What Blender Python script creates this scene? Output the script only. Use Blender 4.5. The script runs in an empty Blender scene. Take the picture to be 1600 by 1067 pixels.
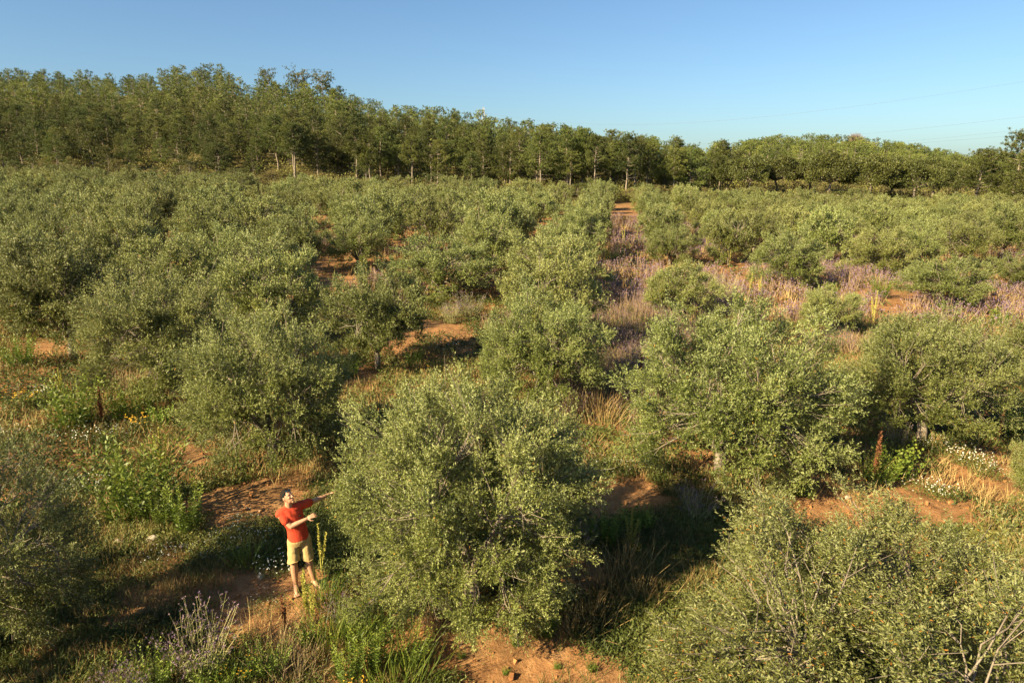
import bpy, math
import numpy as np
from mathutils import Vector

R = math.radians
SC = bpy.context.scene
COL = SC.collection

# ------------------------------------------------------------------ camera
PITCH = 13.8
CAM_Z = 6.5
FPX = 24.0 / 36.0 * 1600.0
cd = bpy.data.cameras.new("camera")
cd.lens = 24.0
cd.sensor_width = 36.0
cd.clip_start = 0.1
cd.clip_end = 9000.0
cam = bpy.data.objects.new("camera", cd)
COL.objects.link(cam)
cam.location = (0, 0, CAM_Z)
cam.rotation_euler = (R(90 - PITCH), 0, 0)
SC.camera = cam

# ------------------------------------------------------------------ light
SUN_EL = 30.0
SHADOW_AZ = 37.0            # degrees from +X (right) towards +Y (away): where shadows fall
sh = Vector((math.cos(R(SHADOW_AZ)), math.sin(R(SHADOW_AZ)), 0))
sun_dir = Vector((sh.x * math.cos(R(SUN_EL)), sh.y * math.cos(R(SUN_EL)), -math.sin(R(SUN_EL))))
w = bpy.data.worlds.new("World")
SC.world = w
w.use_nodes = True
nt = w.node_tree
for n in list(nt.nodes):
    nt.nodes.remove(n)
sky = nt.nodes.new("ShaderNodeTexSky")
sky.sky_type = 'NISHITA'
sky.sun_disc = False
sky.sun_elevation = R(SUN_EL)
to_sun = -sun_dir
sky.sun_rotation = math.atan2(to_sun.x, to_sun.y)
sky.air_density = 1.0
sky.dust_density = 1.0
sky.ozone_density = 1.2
bg = nt.nodes.new("ShaderNodeBackground")
bg.inputs[1].default_value = 0.055
wo = nt.nodes.new("ShaderNodeOutputWorld")
tint = nt.nodes.new("ShaderNodeMix")
tint.data_type = 'RGBA'
tint.blend_type = 'MULTIPLY'
tint.inputs[0].default_value = 1.0
tint.inputs[7].default_value = (0.565, 0.725, 0.86, 1)     # clear, dry-summer blue
nt.links.new(sky.outputs[0], tint.inputs[6])
nt.links.new(tint.outputs[2], bg.inputs[0])
nt.links.new(bg.outputs[0], wo.inputs[0])

sl = bpy.data.lights.new("sun", 'SUN')
sl.energy = 5.0
sl.angle = R(0.53)
sl.color = (1.0, 0.81, 0.50)
so = bpy.data.objects.new("sun", sl)
COL.objects.link(so)
so.rotation_euler = sun_dir.to_track_quat('-Z', 'Y').to_euler()

SC.view_settings.view_transform = 'Standard'
SC.view_settings.look = 'None'
SC.view_settings.exposure = 1.68
SC.view_settings.gamma = 1.0
SC.cycles.max_bounces = 6
SC.cycles.transparent_max_bounces = 6
SC.cycles.use_denoising = True

# ------------------------------------------------------------------ numpy helpers
rng = np.random.default_rng(11)


def nrm(v):
    return v / np.maximum(np.linalg.norm(v, axis=-1, keepdims=True), 1e-9)


def _hash(ix, iy, seed):
    h = (ix.astype(np.int64) * 374761393 + iy.astype(np.int64) * 668265263 + seed * 1442695041) & 0x7fffffff
    h = ((h ^ (h >> 13)) * 1274126177) & 0x7fffffff
    return ((h ^ (h >> 16)) & 0xffff) / 65535.0


def vnoise(x, y, seed=0):
    x = np.asarray(x, float); y = np.asarray(y, float)
    ix = np.floor(x); iy = np.floor(y)
    fx = x - ix; fy = y - iy
    fx = fx * fx * (3 - 2 * fx); fy = fy * fy * (3 - 2 * fy)
    a = _hash(ix, iy, seed); b = _hash(ix + 1, iy, seed)
    c = _hash(ix, iy + 1, seed); d = _hash(ix + 1, iy + 1, seed)
    return (a * (1 - fx) + b * fx) * (1 - fy) + (c * (1 - fx) + d * fx) * fy


def fbm(x, y, seed=0, oct=4):
    s = 0.0; a = 0.5; t = 0.0
    for i in range(oct):
        s = s + a * vnoise(x * 2 ** i, y * 2 ** i, seed + i * 17)
        t += a; a *= 0.5
    return s / t


def smooth(t):
    t = np.clip(t, 0, 1)
    return t * t * (3 - 2 * t)


# column of the photograph -> skyline of the tree tops, distance of the ridge, ground at the grove's far edge
KX = np.array([-900, -300, 0, 100, 200, 340, 420, 540, 600, 700, 800, 900, 1000, 1085, 1200, 1300, 1400, 1490, 1600, 2000, 2600])
KTOP = np.array([150, 125, 112, 117, 122, 106, 128, 147, 165, 175, 191, 205, 216, 232, 214, 216, 225, 243, 238, 238, 245])
KRD = np.array([230, 225, 220, 215, 212, 208, 205, 198, 190, 178, 168, 160, 156, 175, 230, 250, 260, 250, 235, 230, 230])
KEG = np.array([4.4, 4.4, 4.2, 4.1, 4.0, 3.6, 3.3, 3.0, 2.8, 2.5, 2.4, 2.4, 2.3, 1.7, 1.2, 0.7, 0.3, 0.0, -0.2, -0.4, -0.4])
PINE_H = 7.6


def height(x, y):
    x = np.asarray(x, float); y = np.asarray(y, float)
    yy = np.maximum(y, 12.0)
    px = np.clip(800 + FPX * x / (yy * 0.985), -900, 2600)
    top = np.interp(px, KX, KTOP); rd = np.interp(px, KX, KRD); eg = np.interp(px, KX, KEG)
    ridge = CAM_Z + (271 - top) / FPX * rd - PINE_H
    g = eg * np.clip((y - 14) / 88.0, 0, 1) ** 1.15
    t = (y - 103) / (rd - 103)
    up = np.where(t > 0, (ridge - eg) * np.clip(t, 0, 1) ** 0.9, 0)
    over = np.maximum(y - rd, 0)
    down = -np.minimum(over * 0.10, 30)
    n = (fbm(x * 0.11, y * 0.11, 3, 3) - 0.5) * 0.5 * np.clip(y / 30, 0.4, 1)
    n2 = (fbm(x * 0.9, y * 0.9, 5, 4) - 0.5) * 0.22
    near = np.clip((60 - np.hypot(x, y)) / 40, 0, 1)
    n3 = (fbm(x * 5, y * 5, 9, 3) - 0.5) * 0.08 * near
    return g + up + down + n + n2 * near + n3


def h1(x, y):
    return float(height(np.array([x]), np.array([y]))[0])


CP, SP = math.cos(R(PITCH)), math.sin(R(PITCH))


def ray(px, py):
    dx = (px - 800) / FPX; dy = (533.5 - py) / FPX
    return np.array([dx, CP + dy * SP, -SP + dy * CP])


def ground_at(px, py):
    d = ray(px, py)
    t = 4.0
    while t < 400:
        p = d * t
        if CAM_Z + p[2] <= h1(p[0], p[1]):
            break
        t += 0.05 if t < 60 else 0.5
    return p[0], p[1]


def project(x, y, z):
    zc = y * CP - (z - CAM_Z) * SP
    yc = y * SP + (z - CAM_Z) * CP
    return 800 + FPX * x / zc, 533.5 - FPX * yc / zc, zc


class MB:
    """collects quads (numpy) and links them as one mesh"""

    def __init__(self):
        self.v = []; self.f = []; self.m = []; self.t = []; self.s = []; self.n = 0

    def add(self, v, f, mat=0, tone=0.5, smooth_=False):
        v = np.asarray(v, float).reshape(-1, 3); f = np.asarray(f, np.int64).reshape(-1, 4)
        self.v.append(v); self.f.append(f + self.n); self.n += len(v)
        k = len(f)
        self.m.append(np.full(k, mat)); self.s.append(np.full(k, smooth_))
        self.t.append(np.broadcast_to(np.asarray(tone, float), (k,)).copy())
        return self

    def mesh(self, name, mats):
        v = np.concatenate(self.v); f = np.concatenate(self.f)
        me = bpy.data.meshes.new(name)
        me.vertices.add(len(v)); me.vertices.foreach_set("co", v.astype(np.float32).ravel())
        me.loops.add(f.size); me.loops.foreach_set("vertex_index", f.astype(np.int32).ravel())
        me.polygons.add(len(f)); me.polygons.foreach_set("loop_start", np.arange(0, f.size, 4, dtype=np.int32))
        me.polygons.foreach_set("material_index", np.concatenate(self.m).astype(np.int32))
        me.polygons.foreach_set("use_smooth", np.concatenate(self.s).astype(bool))
        a = me.attributes.new("tone", 'FLOAT', 'FACE')
        a.data.foreach_set("value", np.concatenate(self.t).astype(np.float32))
        for m in mats:
            me.materials.append(m)
        me.update(calc_edges=True)
        return me


def leaf_quads(P, D, L, W, roll=None, r=rng, out=None, pout=None):
    """diamond leaves: base P, unit direction D, length L, width W"""
    n = len(P)
    q = r.normal(size=(n, 3)) if roll is None else roll
    S = nrm(np.cross(D, q))
    if out is not None:                      # turn the blade's upper face outward for a share of the leaves
        away = (np.cross(S, D) * out).sum(1) < 0
        S = np.where((away == (r.random(n) < pout))[:, None], -S, S)
    L = np.broadcast_to(np.asarray(L, float), (n,))[:, None]; W = np.broadcast_to(np.asarray(W, float), (n,))[:, None]
    mid = P + D * L * 0.5
    v = np.stack([P, mid + S * W * 0.5, P + D * L, mid - S * W * 0.5], 1).reshape(-1, 3)
    f = np.arange(4 * n).reshape(n, 4)
    return v, f


def blade_quads(P, D, L, W, bend=0.0, r=rng):
    """grass blades / stems: two stacked quads, tapering, bending over"""
    n = len(P)
    S = nrm(np.cross(D, r.normal(size=(n, 3))))
    L = np.broadcast_to(np.asarray(L, float), (n,))[:, None]; W = np.broadcast_to(np.asarray(W, float), (n,))[:, None]
    dr = nrm(np.cross(S, D)) * (L * bend)
    m = P + D * L * 0.55 + dr * 0.3
    t = P + D * L * 0.97 + dr
    v = np.stack([P - S * W * .5, P + S * W * .5, m + S * W * .4, m - S * W * .4, t + S * W * .08, t - S * W * .08], 1).reshape(-1, 3)
    b = np.arange(n)[:, None] * 6
    f = np.concatenate([b + np.array([0, 1, 2, 3]), b + np.array([3, 2, 4, 5])])
    return v, f


def tube(pts, rad, seg=6, cap=True):
    pts = np.asarray(pts, float); rad = np.asarray(rad, float)
    if cap:
        pts = np.concatenate([pts[:1], pts, pts[-1:]]); rad = np.concatenate([[1e-4], rad, [1e-4]])
    n = len(pts)
    T = np.gradient(pts, axis=0); T[0] = pts[2 if cap else 1] - pts[0]; T[-1] = pts[-1] - pts[-3 if cap else -2]
    if cap:
        T[1] = T[0]; T[-2] = T[-1]
    T = nrm(T)
    ref = np.array([1.0, 0.02, 0.03]) if abs(T[0][0]) < 0.8 else np.array([0.02, 1.0, 0.03])
    A = nrm(np.cross(T, ref)); B = np.cross(T, A)
    th = np.linspace(0, 2 * np.pi, seg, endpoint=False)
    v = pts[:, None, :] + rad[:, None, None] * (np.cos(th)[None, :, None] * A[:, None, :] + np.sin(th)[None, :, None] * B[:, None, :])
    i = np.arange(n - 1)[:, None] * seg; j = np.arange(seg)[None, :]; k = (j + 1) % seg
    f = np.stack([i + j, i + k, i + seg + k, i + seg + j], -1).reshape(-1, 4)
    return v.reshape(-1, 3), f


def ball(c, rad, n=12, m=8, rot=None):
    """ellipsoid of quads"""
    ph = np.linspace(1e-2, np.pi - 1e-2, m + 1); th = np.linspace(0, 2 * np.pi, n, endpoint=False)
    v = np.stack([np.sin(ph)[:, None] * np.cos(th), np.sin(ph)[:, None] * np.sin(th), np.cos(ph)[:, None] * np.ones(n)], -1).reshape(-1, 3)
    v = v * np.asarray(rad, float)
    if rot is not None:
        v = v @ np.asarray(rot).T
    i = np.arange(m)[:, None] * n; j = np.arange(n)[None, :]; k = (j + 1) % n
    f = np.stack([i + j, i + n + j, i + n + k, i + k], -1).reshape(-1, 4)
    return v + np.asarray(c, float), f


# ------------------------------------------------------------------ materials
def new_mat(name):
    m = bpy.data.materials.new(name); m.use_nodes = True
    t = m.node_tree
    for n in list(t.nodes):
        t.nodes.remove(n)
    return m, t, t.nodes.new, t.links.new


def ramp(t, stops, mode='LINEAR'):
    r = t.nodes.new("ShaderNodeValToRGB"); cr = r.color_ramp; cr.interpolation = mode
    while len(cr.elements) < len(stops):
        cr.elements.new(0.5)
    for e, (p, c) in zip(cr.elements, stops):
        e.position = p; e.color = (*c, 1)
    return r


def leaf_mat(name, stops, back=None, trans=0.25, rough=0.5, spec=0.35, objvar=0.25):
    """two-sided leaf: colour per leaf from its tone, tree-to-tree variation, light through the blade"""
    m, t, N, L = new_mat(name)
    a = N("ShaderNodeAttribute"); a.attribute_name = "tone"
    r = ramp(t, stops); L(a.outputs["Fac"], r.inputs[0])
    col = r.outputs[0]
    if back is not None:
        g = N("ShaderNodeNewGeometry")
        mx = N("ShaderNodeMix"); mx.data_type = 'RGBA'
        L(g.outputs["Backfacing"], mx.inputs[0]); L(col, mx.inputs[6]); mx.inputs[7].default_value = (*back, 1)
        col = mx.outputs[2]
    oi = N("ShaderNodeObjectInfo")
    hs = N("ShaderNodeHueSaturation")
    mr = N("ShaderNodeMapRange"); mr.inputs[3].default_value = 1 - objvar; mr.inputs[4].default_value = 1 + objvar
    L(oi.outputs["Random"], mr.inputs[0]); L(mr.outputs[0], hs.inputs["Value"])
    mh = N("ShaderNodeMapRange"); mh.inputs[3].default_value = 0.5 - objvar * 0.05; mh.inputs[4].default_value = 0.5 + objvar * 0.05
    wn = N("ShaderNodeMath"); wn.operation = 'MULTIPLY'; wn.inputs[1].default_value = 7.31
    fr = N("ShaderNodeMath"); fr.operation = 'FRACT'
    L(oi.outputs["Random"], wn.inputs[0]); L(wn.outputs[0], fr.inputs[0]); L(fr.outputs[0], mh.inputs[0]); L(mh.outputs[0], hs.inputs["Hue"])
    L(col, hs.inputs["Color"])
    p = N("ShaderNodeBsdfPrincipled"); p.inputs["Roughness"].default_value = rough
    p.inputs["Specular IOR Level"].default_value = spec
    L(hs.outputs[0], p.inputs["Base Color"])
    tr = N("ShaderNodeBsdfTranslucent"); L(hs.outputs[0], tr.inputs[0])
    ms = N("ShaderNodeMixShader"); ms.inputs[0].default_value = trans
    L(p.outputs[0], ms.inputs[1]); L(tr.outputs[0], ms.inputs[2])
    o = N("ShaderNodeOutputMaterial"); L(ms.outputs[0], o.inputs[0])
    return m


def solid_mat(name, c1, c2, scale=20.0, rough=0.8, bump=0.3, spec=0.3, dist=0.01, stretch=None):
    m, t, N, L = new_mat(name)
    tc = N("ShaderNodeTexCoord"); mp = N("ShaderNodeMapping")
    if stretch:
        mp.inputs["Scale"].default_value = stretch
    L(tc.outputs["Object"], mp.inputs[0])
    n = N("ShaderNodeTexNoise"); n.inputs["Scale"].default_value = scale; n.inputs["Detail"].default_value = 6
    L(mp.outputs[0], n.inputs["Vector"])
    r = ramp(t, [(0.3, c1), (0.7, c2)]); L(n.outputs[0], r.inputs[0])
    p = N("ShaderNodeBsdfPrincipled"); p.inputs["Roughness"].default_value = rough; p.inputs["Specular IOR Level"].default_value = spec
    L(r.outputs[0], p.inputs["Base Color"])
    if bump:
        b = N("ShaderNodeBump"); b.inputs["Strength"].default_value = bump; b.inputs["Distance"].default_value = dist
        L(n.outputs[0], b.inputs["Height"]); L(b.outputs[0], p.inputs["Normal"])
    o = N("ShaderNodeOutputMaterial"); L(p.outputs[0], o.inputs[0])
    return m


M = {}
M['olive'] = leaf_mat("olive_leaf", [(0.0, (0.043, 0.054, 0.009)), (0.45, (0.112, 0.132, 0.025)), (0.8, (0.195, 0.212, 0.052)), (0.975, (0.26, 0.27, 0.09)), (0.985, (0.42, 0.20, 0.03))],
                      back=(0.275, 0.295, 0.12), trans=0.22, rough=0.55, spec=0.28, objvar=0.22)
M['olive_bark'] = solid_mat("olive_bark", (0.13, 0.105, 0.08), (0.28, 0.235, 0.18), 14, 0.9, 0.6, 0.2, 0.02, (1, 1, .35))
M['pine'] = leaf_mat("pine_needles", [(0.0, (0.028, 0.038, 0.008)), (0.5, (0.082, 0.100, 0.020)), (1.0, (0.22, 0.23, 0.050))], trans=0.18, rough=0.55, objvar=0.36)
M['pine_bark'] = solid_mat("pine_bark", (0.14, 0.11, 0.085), (0.32, 0.27, 0.21), 6, 0.95, 0.5, 0.1, 0.03)
M['oak'] = leaf_mat("oak_leaf", [(0.0, (0.032, 0.042, 0.009)), (0.5, (0.078, 0.092, 0.021)), (1.0, (0.17, 0.17, 0.05))], trans=0.08, rough=0.5, objvar=0.2)
M['under'] = leaf_mat("undergrowth_leaf", [(0.0, (0.07, 0.07, 0.018)), (0.5, (0.17, 0.14, 0.05)), (1.0, (0.21, 0.22, 0.04))], trans=0.2, rough=0.7, objvar=0.2)
M['weed'] = leaf_mat("weed_leaf", [(0.0, (0.05, 0.085, 0.012)), (0.5, (0.11, 0.165, 0.022)), (1.0, (0.24, 0.28, 0.04))], trans=0.3, rough=0.5, objvar=0.15)
M['herb'] = leaf_mat("herb_leaf", [(0.0, (0.05, 0.065, 0.015)), (0.5, (0.10, 0.125, 0.025)), (1.0, (0.21, 0.20, 0.05))], trans=0.25, rough=0.6, objvar=0.1)
M['dry'] = leaf_mat("dry_grass", [(0.0, (0.17, 0.105, 0.045)), (0.5, (0.32, 0.22, 0.09)), (1.0, (0.46, 0.36, 0.15))], trans=0.2, rough=0.8, spec=0.1, objvar=0.1)
M['straw'] = leaf_mat("straw_stem", [(0.0, (0.17, 0.115, 0.075)), (0.5, (0.27, 0.195, 0.12)), (1.0, (0.35, 0.285, 0.13))], trans=0.15, rough=0.8, spec=0.1, objvar=0.1)
M['purple'] = leaf_mat("purple_flower", [(0.0, (0.14, 0.09, 0.16)), (0.5, (0.21, 0.14, 0.20)), (1.0, (0.26, 0.185, 0.175))], trans=0.2, rough=0.7, objvar=0.1)
M['spike'] = leaf_mat("seed_spike", [(0.0, (0.24, 0.24, 0.05)), (0.5, (0.40, 0.38, 0.09)), (1.0, (0.54, 0.46, 0.15))], trans=0.15, rough=0.8, spec=0.1, objvar=0.1)
M['rust'] = leaf_mat("rusty_spike", [(0.0, (0.16, 0.06, 0.03)), (0.5, (0.28, 0.12, 0.06)), (1.0, (0.36, 0.19, 0.09))], trans=0.1, rough=0.8, spec=0.1, objvar=0.1)
M['white'] = leaf_mat("white_petal", [(0.0, (0.62, 0.62, 0.52)), (1.0, (0.82, 0.82, 0.74))], trans=0.15, rough=0.7, objvar=0.03)
M['yellow'] = leaf_mat("yellow_flower", [(0.0, (0.62, 0.32, 0.02)), (1.0, (0.80, 0.52, 0.05))], trans=0.15, rough=0.7, objvar=0.05)
M['greystem'] = leaf_mat("grey_green_stem", [(0.0, (0.16, 0.17, 0.07)), (0.5, (0.29, 0.28, 0.13)), (1.0, (0.40, 0.36, 0.18))], trans=0.15, rough=0.7, spec=0.15, objvar=0.05)
M['stone'] = solid_mat("pale_stone", (0.30, 0.25, 0.19), (0.48, 0.42, 0.33), 9, 0.9, 0.6, 0.2, 0.02)
M['clod'] = solid_mat("earth_clod", (0.22, 0.10, 0.04), (0.38, 0.19, 0.075), 3, 0.95, 0.6, 0.1, 0.02)
M['steel'] = solid_mat("galvanised_steel", (0.30, 0.28, 0.26), (0.40, 0.38, 0.36), 2, 0.5, 0, 0.4)
M['wire'] = solid_mat("dark_cable", (0.10, 0.10, 0.11), (0.15, 0.15, 0.16), 2, 0.6, 0, 0.3)
M['hose'] = solid_mat("black_hose", (0.015, 0.015, 0.016), (0.035, 0.035, 0.035), 8, 0.6, 0, 0.3)
M['dead'] = solid_mat("dead_twig", (0.24, 0.17, 0.13), (0.36, 0.27, 0.21), 3, 0.95, 0, 0.1)


def soil_mat():
    m, t, N, L = new_mat("red_earth")
    tc = N("ShaderNodeTexCoord")

    def noise(scale, det=6, rough=0.55):
        n = N("ShaderNodeTexNoise"); n.inputs["Scale"].default_value = scale; n.inputs["Detail"].default_value = det
        n.inputs["Roughness"].default_value = rough
        L(tc.outputs["Object"], n.inputs["Vector"]); return n
    n1 = noise(0.55); n2 = noise(3.2, 8, 0.65); n3 = noise(22, 8, 0.7)
    r1 = ramp(t, [(0.30, (0.18, 0.090, 0.040)), (0.52, (0.33, 0.168, 0.070)), (0.75, (0.42, 0.245, 0.115))])
    L(n2.outputs[0], r1.inputs[0])
    r2 = ramp(t, [(0.40, (0.0, 0.0, 0.0)), (0.62, (1, 1, 1))]); L(n1.outputs[0], r2.inputs[0])
    mx = N("ShaderNodeMix"); mx.data_type = 'RGBA'
    L(r2.outputs[0], mx.inputs[0]); L(r1.outputs[0], mx.inputs[6])
    r3 = ramp(t, [(0.3, (0.13, 0.075, 0.032)), (0.7, (0.26, 0.17, 0.075))]); L(n2.outputs[0], r3.inputs[0])
    mf = N("ShaderNodeMath"); mf.operation = 'MULTIPLY'; mf.inputs[1].default_value = 0.5
    L(r2.outputs[0], mf.inputs[0]); L(mf.outputs[0], mx.inputs[0]); L(r3.outputs[0], mx.inputs[7])
    m2 = N("ShaderNodeMix"); m2.data_type = 'RGBA'; m2.blend_type = 'OVERLAY'; m2.inputs[0].default_value = 0.55
    r4 = ramp(t, [(0.25, (0.25, 0.25, 0.25)), (0.75, (0.75, 0.75, 0.75))]); L(n3.outputs[0], r4.inputs[0])
    L(mx.outputs[2], m2.inputs[6]); L(r4.outputs[0], m2.inputs[7])
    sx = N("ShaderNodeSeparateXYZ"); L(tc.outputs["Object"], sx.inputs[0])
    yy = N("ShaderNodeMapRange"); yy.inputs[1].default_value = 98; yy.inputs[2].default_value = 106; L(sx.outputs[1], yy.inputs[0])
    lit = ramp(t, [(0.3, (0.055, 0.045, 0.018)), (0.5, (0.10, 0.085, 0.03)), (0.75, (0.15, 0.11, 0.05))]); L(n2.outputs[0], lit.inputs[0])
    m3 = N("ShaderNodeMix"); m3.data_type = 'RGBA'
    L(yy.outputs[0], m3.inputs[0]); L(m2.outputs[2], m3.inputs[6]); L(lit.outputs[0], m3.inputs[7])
    p = N("ShaderNodeBsdfPrincipled"); p.inputs["Roughness"].default_value = 0.95; p.inputs["Specular IOR Level"].default_value = 0.1
    L(m3.outputs[2], p.inputs["Base Color"])
    b = N("ShaderNodeBump"); b.inputs["Strength"].default_value = 0.9; b.inputs["Distance"].default_value = 0.05
    ad = N("ShaderNodeMath"); ad.operation = 'ADD'; L(n2.outputs[0], ad.inputs[0]); L(n3.outputs[0], ad.inputs[1])
    L(ad.outputs[0], b.inputs["Height"]); L(b.outputs[0], p.inputs["Normal"])
    o = N("ShaderNodeOutputMaterial"); L(p.outputs[0], o.inputs[0])
    return m


M['soil'] = soil_mat()


# ------------------------------------------------------------------ object helpers
def tag(o, label=None, cat=None, group=None, kind=None):
    if label: o['label'] = label
    if cat: o['category'] = cat
    if group: o['group'] = group
    if kind: o['kind'] = kind
    return o


def link_mesh(name, me, parent=None):
    o = bpy.data.objects.new(name, me); COL.objects.link(o)
    if parent is not None: o.parent = parent
    return o


def put(name, parts, loc, rz=0.0, scale=(1, 1, 1), label=None, cat=None, group=None, tilt=(0, 0)):
    """a thing from shared part meshes: one mesh -> the mesh itself, several -> an Empty with children"""
    if len(parts) == 1:
        o = link_mesh(name, parts[0][1])
    else:
        o = bpy.data.objects.new(name, None); o.empty_display_size = 0.3; COL.objects.link(o)
        for pn, me in parts:
            link_mesh(pn, me, o)
    o.location = loc; o.rotation_euler = (tilt[0], tilt[1], rz); o.scale = scale
    return tag(o, label, cat, group)


WORDS = "zeroth first second third fourth fifth sixth seventh eighth ninth tenth eleventh twelfth thirteenth fourteenth fifteenth sixteenth seventeenth eighteenth nineteenth twentieth".split()
TENS = {20: "twenty", 30: "thirty", 40: "forty", 50: "fifty", 60: "sixty", 70: "seventy", 80: "eighty", 90: "ninety"}


def ordw(n):
    if n <= 20: return WORDS[n]
    t, u = n // 10 * 10, n % 10
    return TENS[t][:-1] + "ieth" if u == 0 else TENS[t] + "-" + WORDS[u]


# ------------------------------------------------------------------ ground (one sheet to the horizon)
def build_ground():
    th = np.concatenate([np.linspace(-180, -52, 60, endpoint=False), np.linspace(-52, 52, 460, endpoint=False), np.linspace(52, 180, 60, endpoint=False)])
    r = [0.05, 1.0, 2.0, 3.0]
    while r[-1] < 30: r.append(r[-1] * 1.009 + 0.01)
    while r[-1] < 300: r.append(r[-1] * 1.025)
    while r[-1] < 6000: r.append(r[-1] * 1.12)
    r = np.array(r)
    X = r[:, None] * np.sin(np.radians(th))[None, :]; Y = r[:, None] * np.cos(np.radians(th))[None, :]
    Z = height(X, Y)
    v = np.stack([X, Y, Z], -1).reshape(-1, 3)
    nT = len(th)
    i = np.arange(len(r) - 1)[:, None] * nT; j = np.arange(nT)[None, :]; k = (j + 1) % nT
    f = np.stack([i + j, i + k, i + nT + k, i + nT + j], -1).reshape(-1, 4)[:, ::-1]
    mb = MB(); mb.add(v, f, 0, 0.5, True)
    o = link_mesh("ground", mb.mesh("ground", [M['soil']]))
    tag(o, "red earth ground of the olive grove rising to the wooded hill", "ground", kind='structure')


build_ground()


# ------------------------------------------------------------------ olive trees
def gen_olive(seed, nclump, nshoot, nleaf, leafL, leafW, W=4.0, H=3.4, skirt=0.30, seg=6, twigs=2, fill=1500, dmin=-0.92, plume=1.0, limbs=5, lobe=.36, fleck=.004, gap=1.0):
    r = np.random.default_rng(seed)
    cz = H * 0.50
    rad = np.array([W / 2, W / 2, H * 0.46]) * (1 + lobe * .12)
    # clump anchors spread over a noisy shell
    d = nrm(r.normal(size=(nclump * 3, 3)))
    d = d[d[:, 2] > dmin][:nclump]
    n = len(d)
    hor = np.sqrt(np.maximum(1 - d[:, 2] ** 2, .05))
    d[:, :2] *= np.where(d[:, 2] < 0, hor ** -.5, 1)[:, None]      # full, wide skirt
    az = np.arctan2(d[:, 1], d[:, 0])
    lob = 1.0 - lobe * .56 + lobe * vnoise(np.cos(az) * 2.2 + 5 + d[:, 2] * 1.6, np.sin(az) * 2.2 + 5 - d[:, 2], seed) + r.normal(size=n) * 0.06
    rr = np.where(r.random(n) < 0.72, r.uniform(0.72, 0.96, n), r.uniform(0.35, 0.75, n)) * lob
    C = d * rad * rr[:, None] + np.array([0, 0, cz + (0.06 * H if dmin > -.8 else .02 * H)])
    C[:, 2] = np.maximum(C[:, 2], skirt + r.random(n) * 0.25)
    axis = nrm(d * np.array([0.8, 0.8, 0.45]) + np.array([0, 0, 0.55]) + r.normal(size=(n, 3)) * 0.28)
    low = C[:, 2] < 0.30 * H
    axis[low] = nrm(axis[low] * np.array([1, 1, 0.35]) + np.array([0, 0, -0.15]))
    size = r.uniform(0.34, 0.70, n) * (W / 4.0)
    tall = (d[:, 2] > 0.35) & (r.random(n) < 0.3)
    size[tall] *= 1.0 + 0.35 * plume
    ctone = r.normal(size=n) * 0.13
    # shoots
    ci = np.repeat(np.arange(n), nshoot)
    ns = len(ci)
    t = r.random(ns) ** 0.8
    spread = nrm(r.normal(size=(ns, 3))) * (r.random(ns) ** 0.5)[:, None]
    wide = np.where(tall[ci], 0.19, 0.235) * gap * size[ci] * (0.45 + 0.75 * np.sin(np.clip(t, 0, 1) * np.pi * 0.85 + 0.2))
    SPp = C[ci] + axis[ci] * (t * size[ci] * 0.95 - 0.25 * size[ci])[:, None] + spread * wide[:, None] * 1.35
    SD = nrm(axis[ci] * 0.8 + spread * 0.7 + r.normal(size=(ns, 3)) * 0.35 + np.array([0, 0, 0.15]))
    SL = r.uniform(0.16, 0.34, ns) * (leafL / 0.07) ** 0.35
    # leaves in opposite pairs up each shoot
    li = np.repeat(np.arange(ns), nleaf)
    nl = len(li)
    k = np.tile(np.arange(nleaf), ns)
    tt = (k + r.random(nl) * 0.6) / nleaf
    side = nrm(np.cross(SD[li], r.normal(size=(nl, 3))))
    LP = SPp[li] + SD[li] * (tt * SL[li])[:, None]
    LD = nrm(SD[li] * r.uniform(0.45, 0.9, nl)[:, None] + side * 0.75)
    LL = leafL * r.uniform(0.65, 1.2, nl) * (1 - 0.35 * tt)
    tone = np.clip(0.42 + ctone[ci][li] + r.normal(size=nl) * 0.17 + 0.12 * tt, 0, 0.96)
    tone[r.random(nl) < fleck] = 1.0
    LP[:, 2] = np.maximum(LP[:, 2], 0.05)
    mb = MB()
    hz = np.clip((LP[:, 2] / H - .25) / .75, 0, 1)
    mb.add(*leaf_quads(LP, LD, LL, leafW * r.uniform(0.75, 1.2, nl), r=r, out=nrm(d[ci][li] + [0, 0, .6]), pout=.92 - .42 * hz ** 1.5), 0, tone)
    if fill:  # inner leaves toned dark: the crown's interior shade is put into their colour
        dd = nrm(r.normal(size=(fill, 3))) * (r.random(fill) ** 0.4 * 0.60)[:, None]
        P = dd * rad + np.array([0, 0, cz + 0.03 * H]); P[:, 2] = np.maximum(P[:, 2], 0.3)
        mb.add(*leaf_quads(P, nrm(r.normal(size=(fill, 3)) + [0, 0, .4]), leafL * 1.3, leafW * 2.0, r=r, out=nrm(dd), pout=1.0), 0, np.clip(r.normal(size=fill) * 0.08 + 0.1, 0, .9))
    crown = mb.mesh("olive_crown", [M['olive']])
    # trunk, limbs and twigs
    tb = MB()
    lean = r.normal(size=2) * 0.06
    fork = np.array([lean[0], lean[1], H * 0.2])
    z = np.linspace(0, 1, 6)
    pts = np.stack([lean[0] * z + r.normal(size=6) * .015, lean[1] * z + r.normal(size=6) * .015, -0.15 + (fork[2] + .15) * z], 1)
    tb.add(*tube(pts, np.array([.20, .155, .13, .125, .125, .10]) * W / 4.0, max(seg + 2, 7), False), 0, .5, True)
    ends = []
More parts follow.
